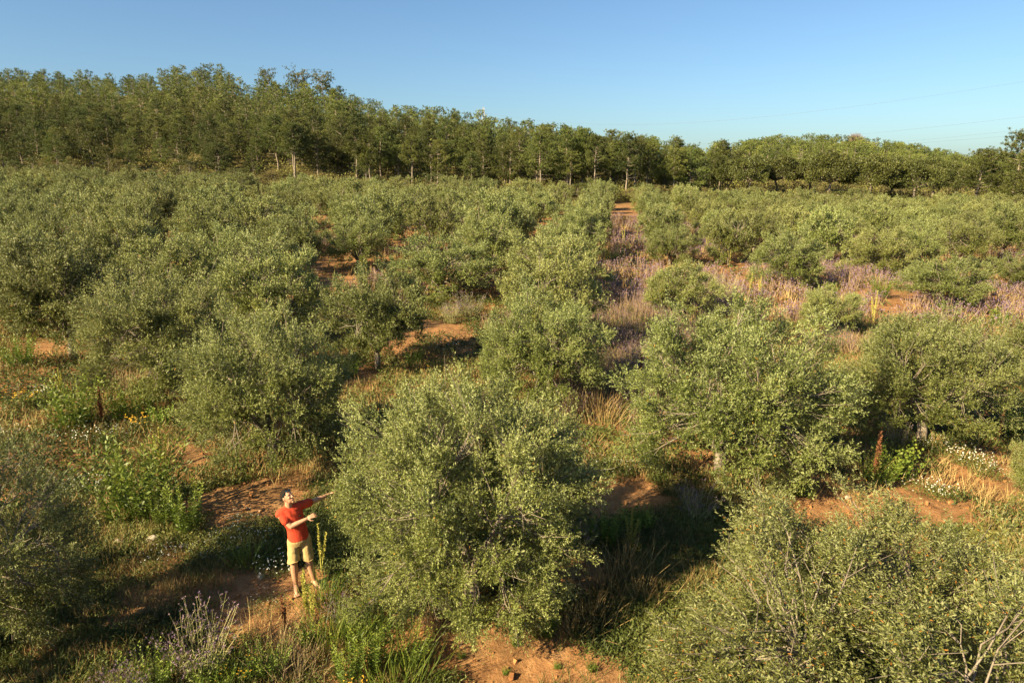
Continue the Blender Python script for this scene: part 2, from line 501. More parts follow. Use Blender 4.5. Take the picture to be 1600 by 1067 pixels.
    for i in range(limbs):
        a = 2 * math.pi * (i + r.random() * .6) / limbs
        e = np.array([math.cos(a) * W * .24, math.sin(a) * W * .24, H * (.5 + .16 * r.random())])
        mid = (fork + e) / 2 + np.array([math.cos(a) * .12, math.sin(a) * .12, -.05]) + r.normal(size=3) * .06
        q = np.linspace(0, 1, 6)[:, None]
        P = fork * (1 - q) ** 2 + 2 * mid * q * (1 - q) + e * q ** 2
        P[0, 2] -= 0.05
        tb.add(*tube(P, np.linspace(.085, .03, 6) * W / 4, seg), 0, .5, True)
        ends.append(P)
    nodes = np.concatenate([p[2:] for p in ends])
    for i in range(n):
        j = np.argmin(np.linalg.norm(nodes - C[i], axis=1) + r.random(len(nodes)) * .3)
        s = nodes[j]; e = C[i] + axis[i] * size[i] * .45
        mid = (s + e) / 2 + r.normal(size=3) * .17 + np.array([0, 0, .08])
        q = np.linspace(0, 1, 5)[:, None]
        P = s * (1 - q) ** 2 + 2 * mid * q * (1 - q) + e * q ** 2 + r.normal(size=(5, 3)) * np.array([0, .03, .04, .04, .02])[:, None]
        tb.add(*tube(P, np.linspace(.015, .005, 5) * (leafL / .07) ** .4, max(3, seg - 2), False), 0, .5, True)
        for _ in range(twigs):
            b = P[r.integers(2, 4)]
            e2 = C[i] + axis[i] * size[i] * r.uniform(.2, .9) + nrm(r.normal(size=3)) * size[i] * .5
            tb.add(*tube(np.stack([b, (b + e2) / 2 + r.normal(size=3) * .04, e2]), np.array([.008, .006, .003]) * (leafL / .07) ** .4, 3, False), 0, .5, True)
    trunk = tb.mesh("olive_trunk", [M['olive_bark']])
    return [("trunk", trunk), ("crown", crown)]


HI = [gen_olive(100 + i, 165, 54, 15, .076, .0190, dmin=-.66 if i == 1 else -.92, skirt=.22, fill=3000) for i in range(4)]
FRONT = [gen_olive(131, 200, 78, 18, .062, .0140, W=4.0, H=3.4, skirt=.20, fill=4500, twigs=4, lobe=.16),           # the centre tree
         gen_olive(133, 190, 66, 17, .062, .0135, W=4.0, H=3.0, fill=3000, twigs=3, plume=2.0, limbs=4, fleck=.03),     # bottom right
         gen_olive(137, 130, 62, 17, .064, .0138, W=4.0, H=3.4, fill=2000, twigs=6, plume=1.8)]      # bottom left
MID = [gen_olive(200 + i, 110, 38, 13, .104, .029, seg=5, twigs=1, fill=2200, skirt=.25, dmin=-.7 if i in (0, 1) else -.92, lobe=.5) for i in range(6)]
FAR = [gen_olive(300 + i, 85, 24, 10, .155, .047, seg=4, twigs=0, fill=900, limbs=4, lobe=.55) for i in range(6)]

TH = R(8.8)


def row_q(x, y): return x * math.cos(TH) - y * math.sin(TH), x * math.sin(TH) + y * math.cos(TH)


def row_xy(q, s): return q * math.cos(TH) + s * math.sin(TH), s * math.cos(TH) - q * math.sin(TH)


OL = []     # dicts: x, y, W, H, protos, look


def olive_px(bx, by, wpx, top, protos, look=None, hk=1.0):
    x, y = ground_at(bx, by)
    z = h1(x, y)
    lo, hi = 1.0, 6.0
    for _ in range(30):
        mid = (lo + hi) / 2
        if project(x, y + 0.5, z + mid)[1] > top: lo = mid
        else: hi = mid
    _, _, zc = project(x, y, z + 1.5)
    OL.append(dict(x=x, y=y, W=wpx * zc / FPX, H=lo * hk, protos=protos, look=look))


def olive_at(x, y, W, H, protos, look=None):
    OL.append(dict(x=x, y=y, W=W, H=H, protos=protos, look=look))


olive_px(737, 942, 412, 580, FRONT[:1], "broad bright silvery olive tree that the man in red is reaching into")
olive_at(4.3, 6.5, 4.8, 2.75, FRONT[1:2], "loose olive tree with pale bare twigs filling the bottom right corner")
olive_at(-2.9, 3.5, 3.2, 2.6, HI[1:2], "olive tree below the bottom edge whose topmost shoots just enter the picture")
olive_at(-7.45, 8.15, 3.2, 3.1, FRONT[2:3], "olive tree cut off at the bottom left corner, above the deep shade")
olive_px(1128, 748, 335, 474, HI[0:1], "big rounded olive tree right of centre, behind the bare twiggy one")
olive_px(1440, 692, 255, 492, HI[1:2], "olive tree with pale bare trunk foot showing, over white daisies at right")
olive_px(845, 632, 200, 445, HI[2:3], "olive tree directly behind the broad one the man is picking")
olive_px(425, 722, 255, 475, HI[3:4], "olive tree just behind the man's head, its skirt down to earth")
olive_px(270, 618, 245, 422, HI[0:1], "broad olive tree behind the green weed clumps at left")
olive_px(592, 578, 155, 415, MID[0:1], "small olive tree with grey trunk foot standing clear of its crown")
olive_px(115, 560, 205, 372, MID[1:2], "olive tree over bare orange earth near the left edge")
olive_px(690, 466, 165, 368, MID[2:3], "dark green broad olive tree left of centre with purple weeds at its foot")
olive_px(868, 478, 165, 365, MID[3:4], "olive tree on the left lip of the purple weedy aisle, dark right flank")
olive_px(1065, 497, 115, 408, MID[4:5], "olive bush at right lip of aisle in front of the dark gap in the weeds")
olive_px(1045, 414, 82, 352, MID[5:6], "dark rounded olive bush standing alone amid the purple weeds of the aisle")
olive_px(1293, 522, 90, 446, MID[0:1], "small young olive bush behind the shoulder of the big right hand tree")
olive_px(1470, 482, 135, 402, MID[1:2], "dark spreading olive tree beside orange earth at the right")
olive_px(1232, 452, 108, 356, MID[2:3], "tall dark olive tree right of the aisle, upright and dense")
olive_px(1625, 610, 150, 490, MID[3:4], "olive tree half cut by the right edge beyond the daisies")
olive_px(1650, 800, 150, 640, HI[2:3], "dark olive foliage cut by the right edge above the lowest tree")
olive_px(425, 486, 150, 362, MID[4:5], "silver topped olive tree beside a patch of orange earth, left of centre")
olive_px(1368, 434, 105, 352, MID[5:6], "olive tree above the purple weed bank right of the tall dark one")
olive_px(1500, 415, 90, 338, MID[0:1], "rounded olive tree right of centre back, beyond the dark spreading one")
olive_px(1565, 405, 90, 318, MID[1:2], "bushy olive tree near the right edge with weeds at its foot")
olive_px(1180, 398, 105, 330, MID[3:4], "pale olive tree left of the tall dark one beyond the aisle")
olive_px(1580, 455, 80, 395, MID[2:3], "low olive bush close to the right edge in dry weeds")

olive_px(560, 420, 100, 338, MID[3:4], "olive tree behind the small patch of orange earth left of centre")
olive_px(345, 452, 125, 352, MID[0:1], "tall olive tree behind the broad one left of centre")
gr = np.random.default_rng(77)
for k in range(-16, 17):
    q0 = -2.3 + 5.4 * k
    for j in range(0, 20):
        gr = np.random.default_rng(7000 + (k + 40) * 50 + j)
        s = 10.2 + 6.6 * j + (k % 2) * 2.2 + gr.normal() * 0.8
        q = q0 + gr.normal() * (0.25 if k in (0, 1) else 0.5) + (-.25 if k == 0 else .25 if k == 1 else 0)
        x, y = row_xy(q, s)
        u1, u2, u3 = gr.random(3)
        if y < 15 or abs(x) / y > 0.98: continue
        px, py, zc = project(x, y, h1(x, y) + 1.7)
        far = 101.5 if px < 1000 else 104 + (px - 1000) * 0.012
        if y > far: continue
        right = q > 0.5
        if right and 18 < s < 66 and u1 < 0.16: continue
        if not right and u1 < 0.03: continue
        if min((o['x'] - x) ** 2 + (o['y'] - y) ** 2 for o in OL) < 3.9 ** 2: continue
        if y < 24 and (px < 330): continue
        if right and y < 34 : continue
        W = gr.uniform(3.3, 4.4) * (1.06 if q < 0 else 1); H = gr.uniform(3.1, 3.95) * (1.10 if q < 0 else 1.03)
        if right and s < 70: W *= 0.95; H *= 0.96
        if y > 52: H *= .88
        if k in (0, 1): W = min(W, 3.5)      # the aisle between these two rows stays open
        OL.append(dict(x=x, y=y, W=W, H=H, protos=MID if y < 46 else FAR, look=None))

rows = {}
for o in OL:
    q, s = row_q(o['x'], o['y'])
    o['k'] = int(round((q + 2.3) / 5.4)); o['s'] = s
    rows.setdefault(o['k'], []).append(o)
for k, lst in rows.items():
    lst.sort(key=lambda o: o['s'])
    for i, o in enumerate(lst):
        o['i'] = i + 1
for idx, o in enumerate(OL):
    p = o['protos'][idx % len(o['protos'])]
    side = f"{ordw(1 - o['k'])} row left" if o['k'] <= 0 else f"{ordw(o['k'])} row right"
    label = o['look'] or f"{'small' if o['H'] < 2.75 else 'rounded'} olive tree, {ordw(o['i'])} from camera in {side} of the weedy aisle"
    base_h = 3.0 if p is FRONT[1] else 3.4
    z = h1(o['x'], o['y'])
    rz = (2.2 if p is FRONT[1] else 0.0) if p in FRONT else (idx * 2.399) % 6.283
    put("olive_tree", p, (o['x'], o['y'], z - 0.03), rz, (o['W'] / 4.35, o['W'] / 4.35, o['H'] / base_h / 1.06), label, "olive tree", "olive trees planted in rows")


# ------------------------------------------------------------------ wood on the hill
def gen_pine(seed, H=10.0, base=0.42, W=5.0, ntuft=900, nb=22, bl=.29, bw=.05, flat=False, seg=6, nbr=44):
    r = np.random.default_rng(seed)
    z = np.linspace(0, 1, 8)
    wob = np.cumsum(r.normal(size=(8, 2)) * .09, axis=0)
    T = np.stack([wob[:, 0], wob[:, 1], -0.3 + (H * .93 + .3) * z], 1)
    tb = MB(); tb.add(*tube(T, np.linspace(.17, .03, 8), seg, False), 0, .5, True)
    mb = MB()
    P = []; D = []; tn = []
    for i in range(nbr):
        u = (i + r.random()) / nbr
        hz = base + (1 - base) * u
        if flat: prof = 0.45 + 0.6 * math.sin(min(1, u * 1.05) * math.pi * .75)
        else: prof = 1.12 * (0.55 + 0.45 * min(1, u / .22)) * (1 - u) ** .62 + .07
        Ln = W / 2 * prof * r.uniform(.7, 1.18)
        a = i * 2.4 + r.normal() * .4
        s = np.array([np.interp(hz * H, T[:, 2], T[:, 0]), np.interp(hz * H, T[:, 2], T[:, 1]), hz * H * .93])
        e = s + np.array([math.cos(a) * Ln, math.sin(a) * Ln, Ln * r.uniform(.05, .5) * (.6 + u)])
        mid = (s + e) / 2 + np.array([0, 0, -.12 * Ln])
        q = np.linspace(0, 1, 5)[:, None]
        B = s * (1 - q) ** 2 + 2 * mid * q * (1 - q) + e * q ** 2
        tb.add(*tube(B, np.linspace(.045, .012, 5), 3, False), 0, .5, True)
        m = max(3, int(ntuft / nbr * (.4 + prof * .7)))
        t = .30 + .72 * r.random(m) ** .7
        pp = np.stack([np.interp(t, np.linspace(0, 1, 5), B[:, c]) for c in range(3)], 1)
        pp += r.normal(size=(m, 3)) * np.array([.30, .30, .16]) * (W / 5) * (.5 + t[:, None] * .6)
        P.append(pp); D.append(np.tile(nrm(np.array([math.cos(a) * .5, math.sin(a) * .5, .75])), (m, 1))); tn.append(np.full(m, r.normal() * .1))
    # dead lower branches
    for i in range(7):
        hz = base * r.uniform(.45, 1.0) * H; a = r.random() * 6.28; Ln = W * r.uniform(.12, .34)
        s = np.array([np.interp(hz, T[:, 2], T[:, 0]), np.interp(hz, T[:, 2], T[:, 1]), hz])
        tb.add(*tube(np.stack([s, s + np.array([math.cos(a) * Ln, math.sin(a) * Ln, Ln * r.uniform(-.1, .4)])]), np.array([.03, .01]), 3, False), 0, .5, True)
    P = np.concatenate(P); D = np.concatenate(D); tn = np.concatenate(tn)
    i = np.repeat(np.arange(len(P)), nb)
    dd = nrm(D[i] * .75 + r.normal(size=(len(i), 3)) * .55)
    tone = np.clip(.42 + tn[i] + r.normal(size=len(i)) * .09 + dd[:, 2] * .14, 0, 1)  # upturned needles toned lighter, sunlight from above painted into the tone
    mb.add(*leaf_quads(P[i] + r.normal(size=(len(i), 3)) * .06, dd, bl * r.uniform(.6, 1.15, len(i)), bw * r.uniform(.7, 1.3, len(i)), r=r), 0, tone)
    return tb, mb


def as_parts(tb, mb, bark, leaf, n):
    return [("trunk", tb.mesh(n + "_trunk", [M[bark]])), ("crown", mb.mesh(n + "_crown", [M[leaf]]))]


PINES = [as_parts(*gen_pine(500 + i, base=[.40, .46, .12, .22, .5, .26, .08][i], W=[6.0, 5.4, 6.6, 6.2, 5.0, 7.0, 6.6][i], H=[10, 10.6, 9.4, 10.2, 11, 9.2, 9.8][i]), 'pine_bark', 'pine', 'pine') for i in range(7)]
UMB = [as_parts(*gen_pine(540 + i, H=10, base=.62, W=6.2, ntuft=520, flat=True), 'pine_bark', 'oak', 'umbrella_pine') for i in range(2)]


def gen_oak(seed, W=7.0, H=6.0, ncl=84, nl=230, ll=.20, lw=.12, z0=.12, bark=True):
    r = np.random.default_rng(seed)
    d = nrm(r.normal(size=(ncl * 2, 3))); d = d[d[:, 2] > -.45][:ncl]; n = len(d)
    C = d * np.array([W / 2 * .82, W / 2 * .82, H * (1 - z0) / 2 * .84]) * r.uniform(.62, 1.05, n)[:, None] + [0, 0, H * (z0 + (1 - z0) / 2)]
    sz = r.uniform(.55, 1.0, n) * W / 7
    i = np.repeat(np.arange(n), nl)
    dd = nrm(r.normal(size=(len(i), 3)) + d[i] * .8 + [0, 0, .35])
    P = C[i] + dd * (sz[i] * r.uniform(.55, 1.05, len(i)))[:, None] * np.array([1, 1, .75])
    ct = r.normal(size=n) * .1
    mb = MB(); mb.add(*leaf_quads(P, nrm(dd + r.normal(size=dd.shape) * .8), ll * r.uniform(.6, 1.2, len(i)) * W / 7, lw * W / 7, r=r), 0, np.clip(.45 + ct[i] + r.normal(size=len(i)) * .16, 0, 1))
    tb = MB()
    ln = r.normal(size=2) * .35
    fk = np.array([ln[0], ln[1], H * .36])
    tb.add(*tube(np.array([[0, 0, -.3], fk * [.4, .4, .5], fk]), np.array([.24, .18, .16]) * W / 7, 7, False), 0, .5, True)
    for j in range(0, n, 3):
        m = (fk + C[j]) / 2 + r.normal(size=3) * .2
        tb.add(*tube(np.stack([fk - [0, 0, .1], m, C[j]]), np.array([.10, .06, .02]) * W / 7, 4, False), 0, .5, True)
    return tb, mb


OAKS = [as_parts(*gen_oak(600 + i), 'pine_bark', 'oak', 'oak') for i in range(4)]
BUSH = [as_parts(*gen_oak(620 + i, W=3.2, H=2.6, ncl=34, nl=110, z0=.05), 'pine_bark', 'oak' if i < 2 else 'under', 'bush') for i in range(4)]

fr_ = np.random.default_rng(5)
cands = []
for k, yy in enumerate(np.cumsum([106.0] + [3.9] * 14 + [4.6] * 24)):
    n = int(2.4 * yy / (4.3 if yy < 150 else 4.8))
    for x in np.linspace(-1.2 * yy, 1.2 * yy, n):
        px_, py_ = x + fr_.normal() * 1.1, yy + fr_.normal() * 1.1
        c = 800 + FPX * px_ / (py_ * .985)
        u = fr_.random(); u2 = fr_.random()
        if c < -450 or c > 1980: continue
        rd = float(np.interp(c, KX, KRD))
        start = np.interp(c, [-200, 200, 500, 960, 1120, 1180, 1480, 1560, 1800], [106, 108, 110, 109, 118, 150, 158, 132, 128])
        if py_ < start or py_ > rd + 9: continue
        if u < .06: continue
        sc = (.46 + .32 * u2) if c < 430 else (.74 + .36 * u2) if c < 560 and py_ < 118 else (.56 + .36 * u2)
        sc *= 1.0 if py_ < 150 else .95
        z = h1(px_, py_)
        cands.append((py_, px_, z, sc, c, rd))
cands.sort(key=lambda c: c[0] + (1000 if c[4] < -60 or c[4] > 1660 else 0))     # those outside the frame join the mass
first = cands[:285]
rest = cands[285:]; print("PINES", len(first), len(rest))
pine_group = "pines of the wood on the hill"
edge = [c for c in first if c[0] < 116 and c[4] < 1130]
edge_sorted = sorted(edge, key=lambda c: c[4])
edge_rank = {id(c): i + 1 for i, c in enumerate(edge_sorted)}
sky_ = sorted([c for c in first if c[0] > c[5] - 6], key=lambda c: c[4])
sky_rank = {id(c): i + 1 for i, c in enumerate(sky_)}
for i, c in enumerate(first):
    y, x, z, sc, col, rd = c
    if id(c) in edge_rank:
        lab = f"pine on the front edge of the wood above the olives, {ordw(edge_rank[id(c)])} from the left"
        p = PINES[[0, 1, 4, 3, 0, 5][i % 6]] if col > 420 else PINES[[2, 6, 3, 5, 2][i % 5]]
    else:
        p = PINES[[2, 3, 5, 6, 2, 0, 6][fr_.integers(0, 7)]]
        if id(c) in sky_rank: lab = f"pine standing against the sky, {ordw(sky_rank[id(c)])} such pine from the left"
        elif col > 1120: lab = "yellow-green pine among others behind the oaks on the right"
        elif col > 560: lab = "pine crowded among others on the falling right flank of the hill"
        else: lab = "pine crowded among others on the slope of the left hill"
    put("pine_tree", p, (x, y, z), fr_.uniform(0, 6.28), (sc, sc, sc * fr_.uniform(.92, 1.1)), lab, "pine tree", pine_group if id(c) not in edge_rank else "pines along the wood's front edge")

# the pines further up and behind read as one mass
small = [gen_pine(560 + i, base=.15, W=6.2, ntuft=330, nb=10, bl=.46, bw=.10, seg=4, nbr=24) for i in range(4)]
packs = []
for tb, mb in small:
    packs.append((np.concatenate(tb.v), np.concatenate(tb.f), np.concatenate(mb.v), np.concatenate(mb.f), np.concatenate(mb.t)))
fm = MB()
for (y, x, z, sc, col, rd) in rest:
    tv, tf, cv, cf, ct = packs[fr_.integers(0, 4)]
    a = fr_.uniform(0, 6.28); Rm = np.array([[math.cos(a), -math.sin(a), 0], [math.sin(a), math.cos(a), 0], [0, 0, 1]]) * sc
    fm.add(tv @ Rm.T + [x, y, z], tf, 1, .5, True)
    fm.add(cv @ Rm.T + [x, y, z], cf, 0, np.clip(ct + fr_.normal() * .12, 0, 1))
tag(link_mesh("pine_wood", fm.mesh("pine_wood", [M['pine'], M['pine_bark']])), "dense mass of pines further back over the hill and ridge", "pine wood", kind='stuff')

# umbrella pines on the hill's skyline
for i, (px, top, sc) in enumerate([(432, 118, .75), (480, 120, .95), (517, 122, .9)]):
    d = ray(px, 150); y = np.interp(px, KX, KRD) - 4; x = (px - 800) / FPX * y * .985
    z = h1(x, y)
    hh = CAM_Z + (271 - top) / FPX * y * .99 - z
    put("umbrella_pine", UMB[i % 2], (x, y, z), i * 2.0, (sc, sc, hh / 10.8), ["slim umbrella pine on the skyline, leftmost of the three dark ones", "broadest dark umbrella pine on the hill's skyline", "umbrella pine with bare forked stem, rightmost on the skyline"][i], "umbrella pine", "umbrella pines on the skyline")

# oaks along the right and a dead crown
for i, (px, Y, W, H) in enumerate([(1165, 120, 6.0, 5.6), (1212, 124, 6.6, 5.2), (1262, 128, 7, 5.6), (1290, 120, 7.6, 6.6), (1352, 119, 8.6, 6.3), (1385, 124, 6, 5.8), (1424, 118, 7.6, 6.2), (1452, 128, 6, 6), (1488, 136, 6, 6), (1130, 126, 5, 4.6)]):
    x = (px - 800) / FPX * Y * .985
    put("oak_tree", OAKS[i % 4], (x, Y, h1(x, Y)), i * 1.3, (W / 6.1, W / 6.1, H / 4.9), f"dark rounded oak in the clump behind the right hand olives, {ordw([2, 3, 4, 5, 6, 7, 8, 9, 10, 1][i])} from the left", "oak tree", "oaks behind the right hand olives")
# big pines at the right edge
for i, (px, Y, H, top, lab) in enumerate([(1517, 122, 9, 226, "broad pine with bare fan of lower limbs near the right edge"), (1573, 120, 10, 203, "tallest dark pine at the right edge of the wood"), (1600, 116, 9, 232, "pine cut by the right edge of the photograph")]):
    x = (px - 800) / FPX * Y * .985; z = h1(x, Y); hh = CAM_Z + (271 - top) / FPX * Y * .985 - z
    put("pine_tree", PINES[[5, 2, 6][i]], (x, Y, z), i * 2.1, ([1.3, 1.5, 1.3][i], [1.3, 1.5, 1.3][i], hh / 9.6), lab, "pine tree", "large pines at the right edge")
x = (1323 - 800) / FPX * 236; z = h1(x, 240)
dm = MB(); r = np.random.default_rng(8)
for i in range(260):
    d = nrm(r.normal(size=3) + [0, 0, .5]); e = d * np.array([3.2, 3.2, 2.4]) * r.uniform(.6, 1.05) + [0, 0, 3.2]
    dm.add(*tube(np.stack([[0, 0, 1.5], e * .6 + r.normal(size=3) * .3 + [0, 0, .5], e]), np.array([.09, .06, .03]), 3, False), 0, .5, True)
dm.add(*tube(np.array([[0, 0, -.3], [0, 0, 1.6]]), np.array([.2, .15]), 6, False), 0, .5, True)
tag(link_mesh("dead_tree", dm.mesh("dead_tree", [M['dead']])), "leafless grey-brown tree crown on the right ridge skyline", "dead tree").location = (x, 240, z + 4.0)

# single bushes along the wood's foot
bl_ = [(10, 104, 3.6, 3.0, 0), (98, 104, 4.2, 3.4, 1), (152, 105, 3.4, 2.4, 2), (215, 107, 3, 2.6, 1), (300, 108, 3.6, 3.4, 0), (365, 108, 3, 2.2, 2), (430, 108, 3, 2.2, 3), (500, 108, 3, 1.8, 2), (590, 107, 2.8, 2.5, 0), (680, 105, 5.2, 3.6, 1), (715, 105, 3, 2.6, 0), (755, 105, 4.2, 2.4, 1), (905, 105, 3.2, 2.6, 0), (925, 107, 4.0, 3.0, 1), (880, 107, 3.2, 2.4, 2), (1010, 107, 3.6, 2.4, 2), (1055, 108, 3.2, 2.6, 3), (1095, 110, 3.6, 2.4, 2), (1150, 113, 3.2, 2.0, 3), (1470, 110, 4.5, 2.0, 0), (1512, 112, 5, 2.6, 1), (1555, 110, 5, 3.0, 0), (1590, 108, 5, 2.8, 1), (1540, 106, 4, 1.8, 2)]
br = np.random.default_rng(12)
for px in range(1130, 1640, 30):
    bl_.append((px + int(br.integers(-6, 7)), 109 + br.random() * 5, br.uniform(3.0, 5.0), br.uniform(1.4, 2.3), int(br.integers(0, 4))))
for px in list(range(-30, 430, 22)) + list(range(470, 1120, 37)):
    bl_.append((px + int(br.integers(-6, 7)), 103.5 + br.random() * 5, br.uniform(2.4, 4.6), br.uniform(1.6, 3.6 if px < 430 else 2.4), int(br.integers(0, 4))))
for i, (px, Y, W, H, t) in enumerate(bl_):
    x = (px - 800) / FPX * Y * .985
    put("bush", BUSH[t], (x, Y, h1(x, Y)), i * 1.7, (W / 3.2, W / 3.2, H / 2.6), f"{'brownish' if t > 1 else 'dark green'} bush at the foot of the wood, {ordw(sorted(b[0] for b in bl_).index(px) + 1)} from the left", "bush", "bushes at the foot of the wood")
# undergrowth: one mass
ug = MB(); r = np.random.default_rng(41)
n = 3000
uc = r.uniform(-80, 1690, n); uy = 103.5 + r.random(n) ** 1.6 * 75
ux = (uc - 800) / FPX * uy * .985; uz = height(ux, uy) + .25
sz = r.uniform(.6, 1.5, n) * (1 + .5 * (uy > 118))
i = np.repeat(np.arange(n), 60)
dd = nrm(r.normal(size=(len(i), 3)) + [0, 0, .8])
P = np.stack([ux, uy, uz], 1)[i] + dd * (sz[i] * r.random(len(i)) ** .5)[:, None] * [1.1, 1.1, .9]
ug.add(*leaf_quads(P, nrm(dd + r.normal(size=dd.shape) * .5), r.uniform(.25, .5, len(i)), .14, r=r), 0, np.clip(r.random(n)[i] * .9 + r.normal(size=len(i)) * .15, 0, 1))
tag(link_mesh("undergrowth", ug.mesh("undergrowth", [M['under']])), "brown and green scrub growing under the front of the wood", "undergrowth", kind='stuff')


# ------------------------------------------------------------------ power line
def lattice(H):
    mb = MB()

    def bar(a, b, rr=.07): mb.add(*tube(np.array([a, b], float), np.array([rr, rr]), 4, False), 0, .5, False)
    cs = [(-1, -1), (1, -1), (1, 1), (-1, 1)]
    lv = np.linspace(0, H, 13)
    wd = lambda z: 2.0 * (1 - z / H) ** .8 + .32
    for a, b in zip(lv[:-1], lv[1:]):
        for j in range(4):
            c = cs[j]; d = cs[(j + 1) % 4]
            bar((c[0] * wd(a), c[1] * wd(a), a), (c[0] * wd(b), c[1] * wd(b), b), .065)
            bar((c[0] * wd(a), c[1] * wd(a), a), (d[0] * wd(b), d[1] * wd(b), b), .035)
            bar((c[0] * wd(b), c[1] * wd(b), b), (d[0] * wd(b), d[1] * wd(b), b), .035)
    arms = MB()
    for z, L in ((H * .80, 3.4), (H * .93, 2.6)):
        for s in (-1, 1):
            for yy in (-.4, .4):
                arms.add(*tube(np.array([[0, yy, z], [s * L, 0, z + .1]]), np.array([.055, .045]), 4, False))
                arms.add(*tube(np.array([[0, yy, z + 1.0], [s * L, 0, z + .1]]), np.array([.05, .04]), 4, False))
    return mb.mesh("pylon_mast", [M['steel']]), arms.mesh("pylon_arm", [M['steel']])


PY_Y = 420.0
py_x = (757 - 800) / FPX * PY_Y * .985
pz_top = CAM_Z + (271 - 174) / FPX * PY_Y * .985
pz0 = h1(py_x, PY_Y)
mast, arm = lattice(pz_top - pz0)
put("power_pylon", [("mast", mast), ("cross_arm", arm)], (py_x, PY_Y, pz0), .25, (1, 1, 1), "pale steel lattice pylon rising behind the middle of the wood", "pylon")
for nm, (a, b, c) in {"uppermost power cable crossing the sky to the right edge": ((766, 178), (1060, 193), (1600, 128)),
                      "second power cable from the top, low over the right ridge": ((766, 181), (1300, 214), (1600, 183)),
                      "third power cable down, just above the right hand pines": ((752, 190), (1420, 221), (1600, 203)),
                      "lowest power cable, closest above the right hand pines": ((748, 190), (1420, 225), (1600, 211))}.items():
    pts = []
    ps = []
    for (px, py), Y in zip((a, b, c), (PY_Y, np.interp(b[0], [757, 1600], [PY_Y, 230]), 230)):
        d = ray(px, py); ps.append(d / d[1] * Y + np.array([0, 0, CAM_Z]))
    ps = np.array(ps); ex = ps[2] + (ps[2] - ps[1]) * .5
    tt = (ps[:, 0] - ps[0, 0]) / (ps[2, 0] - ps[0, 0])
    co = np.polyfit(tt, ps[:, 2], 2); cy = np.polyfit(tt, ps[:, 1], 2)
    u = np.linspace(0, 1.5, 40)
    P = np.stack([ps[0, 0] + u * (ps[2, 0] - ps[0, 0]), np.polyval(cy, u), np.polyval(co, u)], 1)
    wm = MB(); wm.add(*tube(P, np.full(40, .02), 4, False))
    tag(link_mesh("power_cable", wm.mesh("power_cable", [M['wire']])), nm, "power cable", "cables of the power line")


# ------------------------------------------------------------------ ground cover
BARE = [(800, 1030, .95), (690, 1010, .5), (960, 775, .8), (1330, 830, 1.1), (400, 785, 1.0), (440, 925, .7), (1560, 755, 1.2), (90, 545, 1.6), (240, 548, 1.2), (515, 440, 1.5), (1390, 466, 1.6),
        (690, 515, 1.0), (960, 318, 3.0), (1010, 465, .8), (900, 900, .5), (1430, 790, .9), (640, 760, .4), (560, 590, .9), (300, 710, .6)]
BP = [(*ground_at(a, b), c) for a, b, c in BARE]


def bare(x, y):
    s = np.zeros_like(x)
    for bx, by, rr in BP:
        s = np.maximum(s, np.exp(-((x - bx) ** 2 + (y - by) ** 2 * .8) / (rr * rr)))
    q = x * math.cos(TH) - y * math.sin(TH); sdist = x * math.sin(TH) + y * math.cos(TH)
    s = np.maximum(s, np.where((sdist > 78) & (np.abs(q - .4) < 1.6), 1, 0))
    return s


def scatter(n, d0, d1, seed, pw=1.0, amax=44):
    r = np.random.default_rng(seed)
    d = (d0 ** pw + r.random(n) * (d1 ** pw - d0 ** pw)) ** (1 / pw)
    a = np.radians(r.uniform(-amax, amax, n))
    x = d * np.sin(a); y = d * np.cos(a)
    return x, y, d, r


def ground_herbs():
    mb = MB()
    for n, d0, d1, per, ls, seed in ((80000, 6, 15, 9, .058, 1), (36000, 14, 34, 8, .105, 2), (9000, 32, 100, 6, .22, 3)):
        x, y, d, r = scatter(n, d0, d1, seed, 1.5)
        pat = fbm(x * .45, y * .45, 21, 3); fine = fbm(x * 1.7, y * 1.7, 31, 2)
        keep = (pat * .6 + fine * .4 - bare(x, y) * .55 > .30 + .13 * r.random(n))
        x, y, d = x[keep], y[keep], d[keep]; z = height(x, y); n2 = len(x)
        i = np.repeat(np.arange(n2), per)
        a = r.random(len(i)) * 6.28
        D = nrm(np.stack([np.cos(a), np.sin(a), r.uniform(.15, 1.3, len(i))], 1))
        P = np.stack([x, y, z], 1)[i] + np.stack([r.normal(size=len(i)) * ls, r.normal(size=len(i)) * ls, (r.random(len(i)) ** 1.5) * ls * 2.2 * (pat[keep][i] * 1.6)], 1)
        tone = np.clip(fbm(x * .8, y * .8, 55, 2)[i] * 1.1 - .1 + r.normal(size=len(i)) * .15, 0, 1)
        mb.add(*leaf_quads(P, D, ls * r.uniform(.6, 1.5, len(i)), ls * .32, r=r), 0, tone)
    tag(link_mesh("ground_herbs", mb.mesh("ground_herbs", [M['herb']])), "low green herbs covering the earth between the olives", "ground cover", kind='stuff')


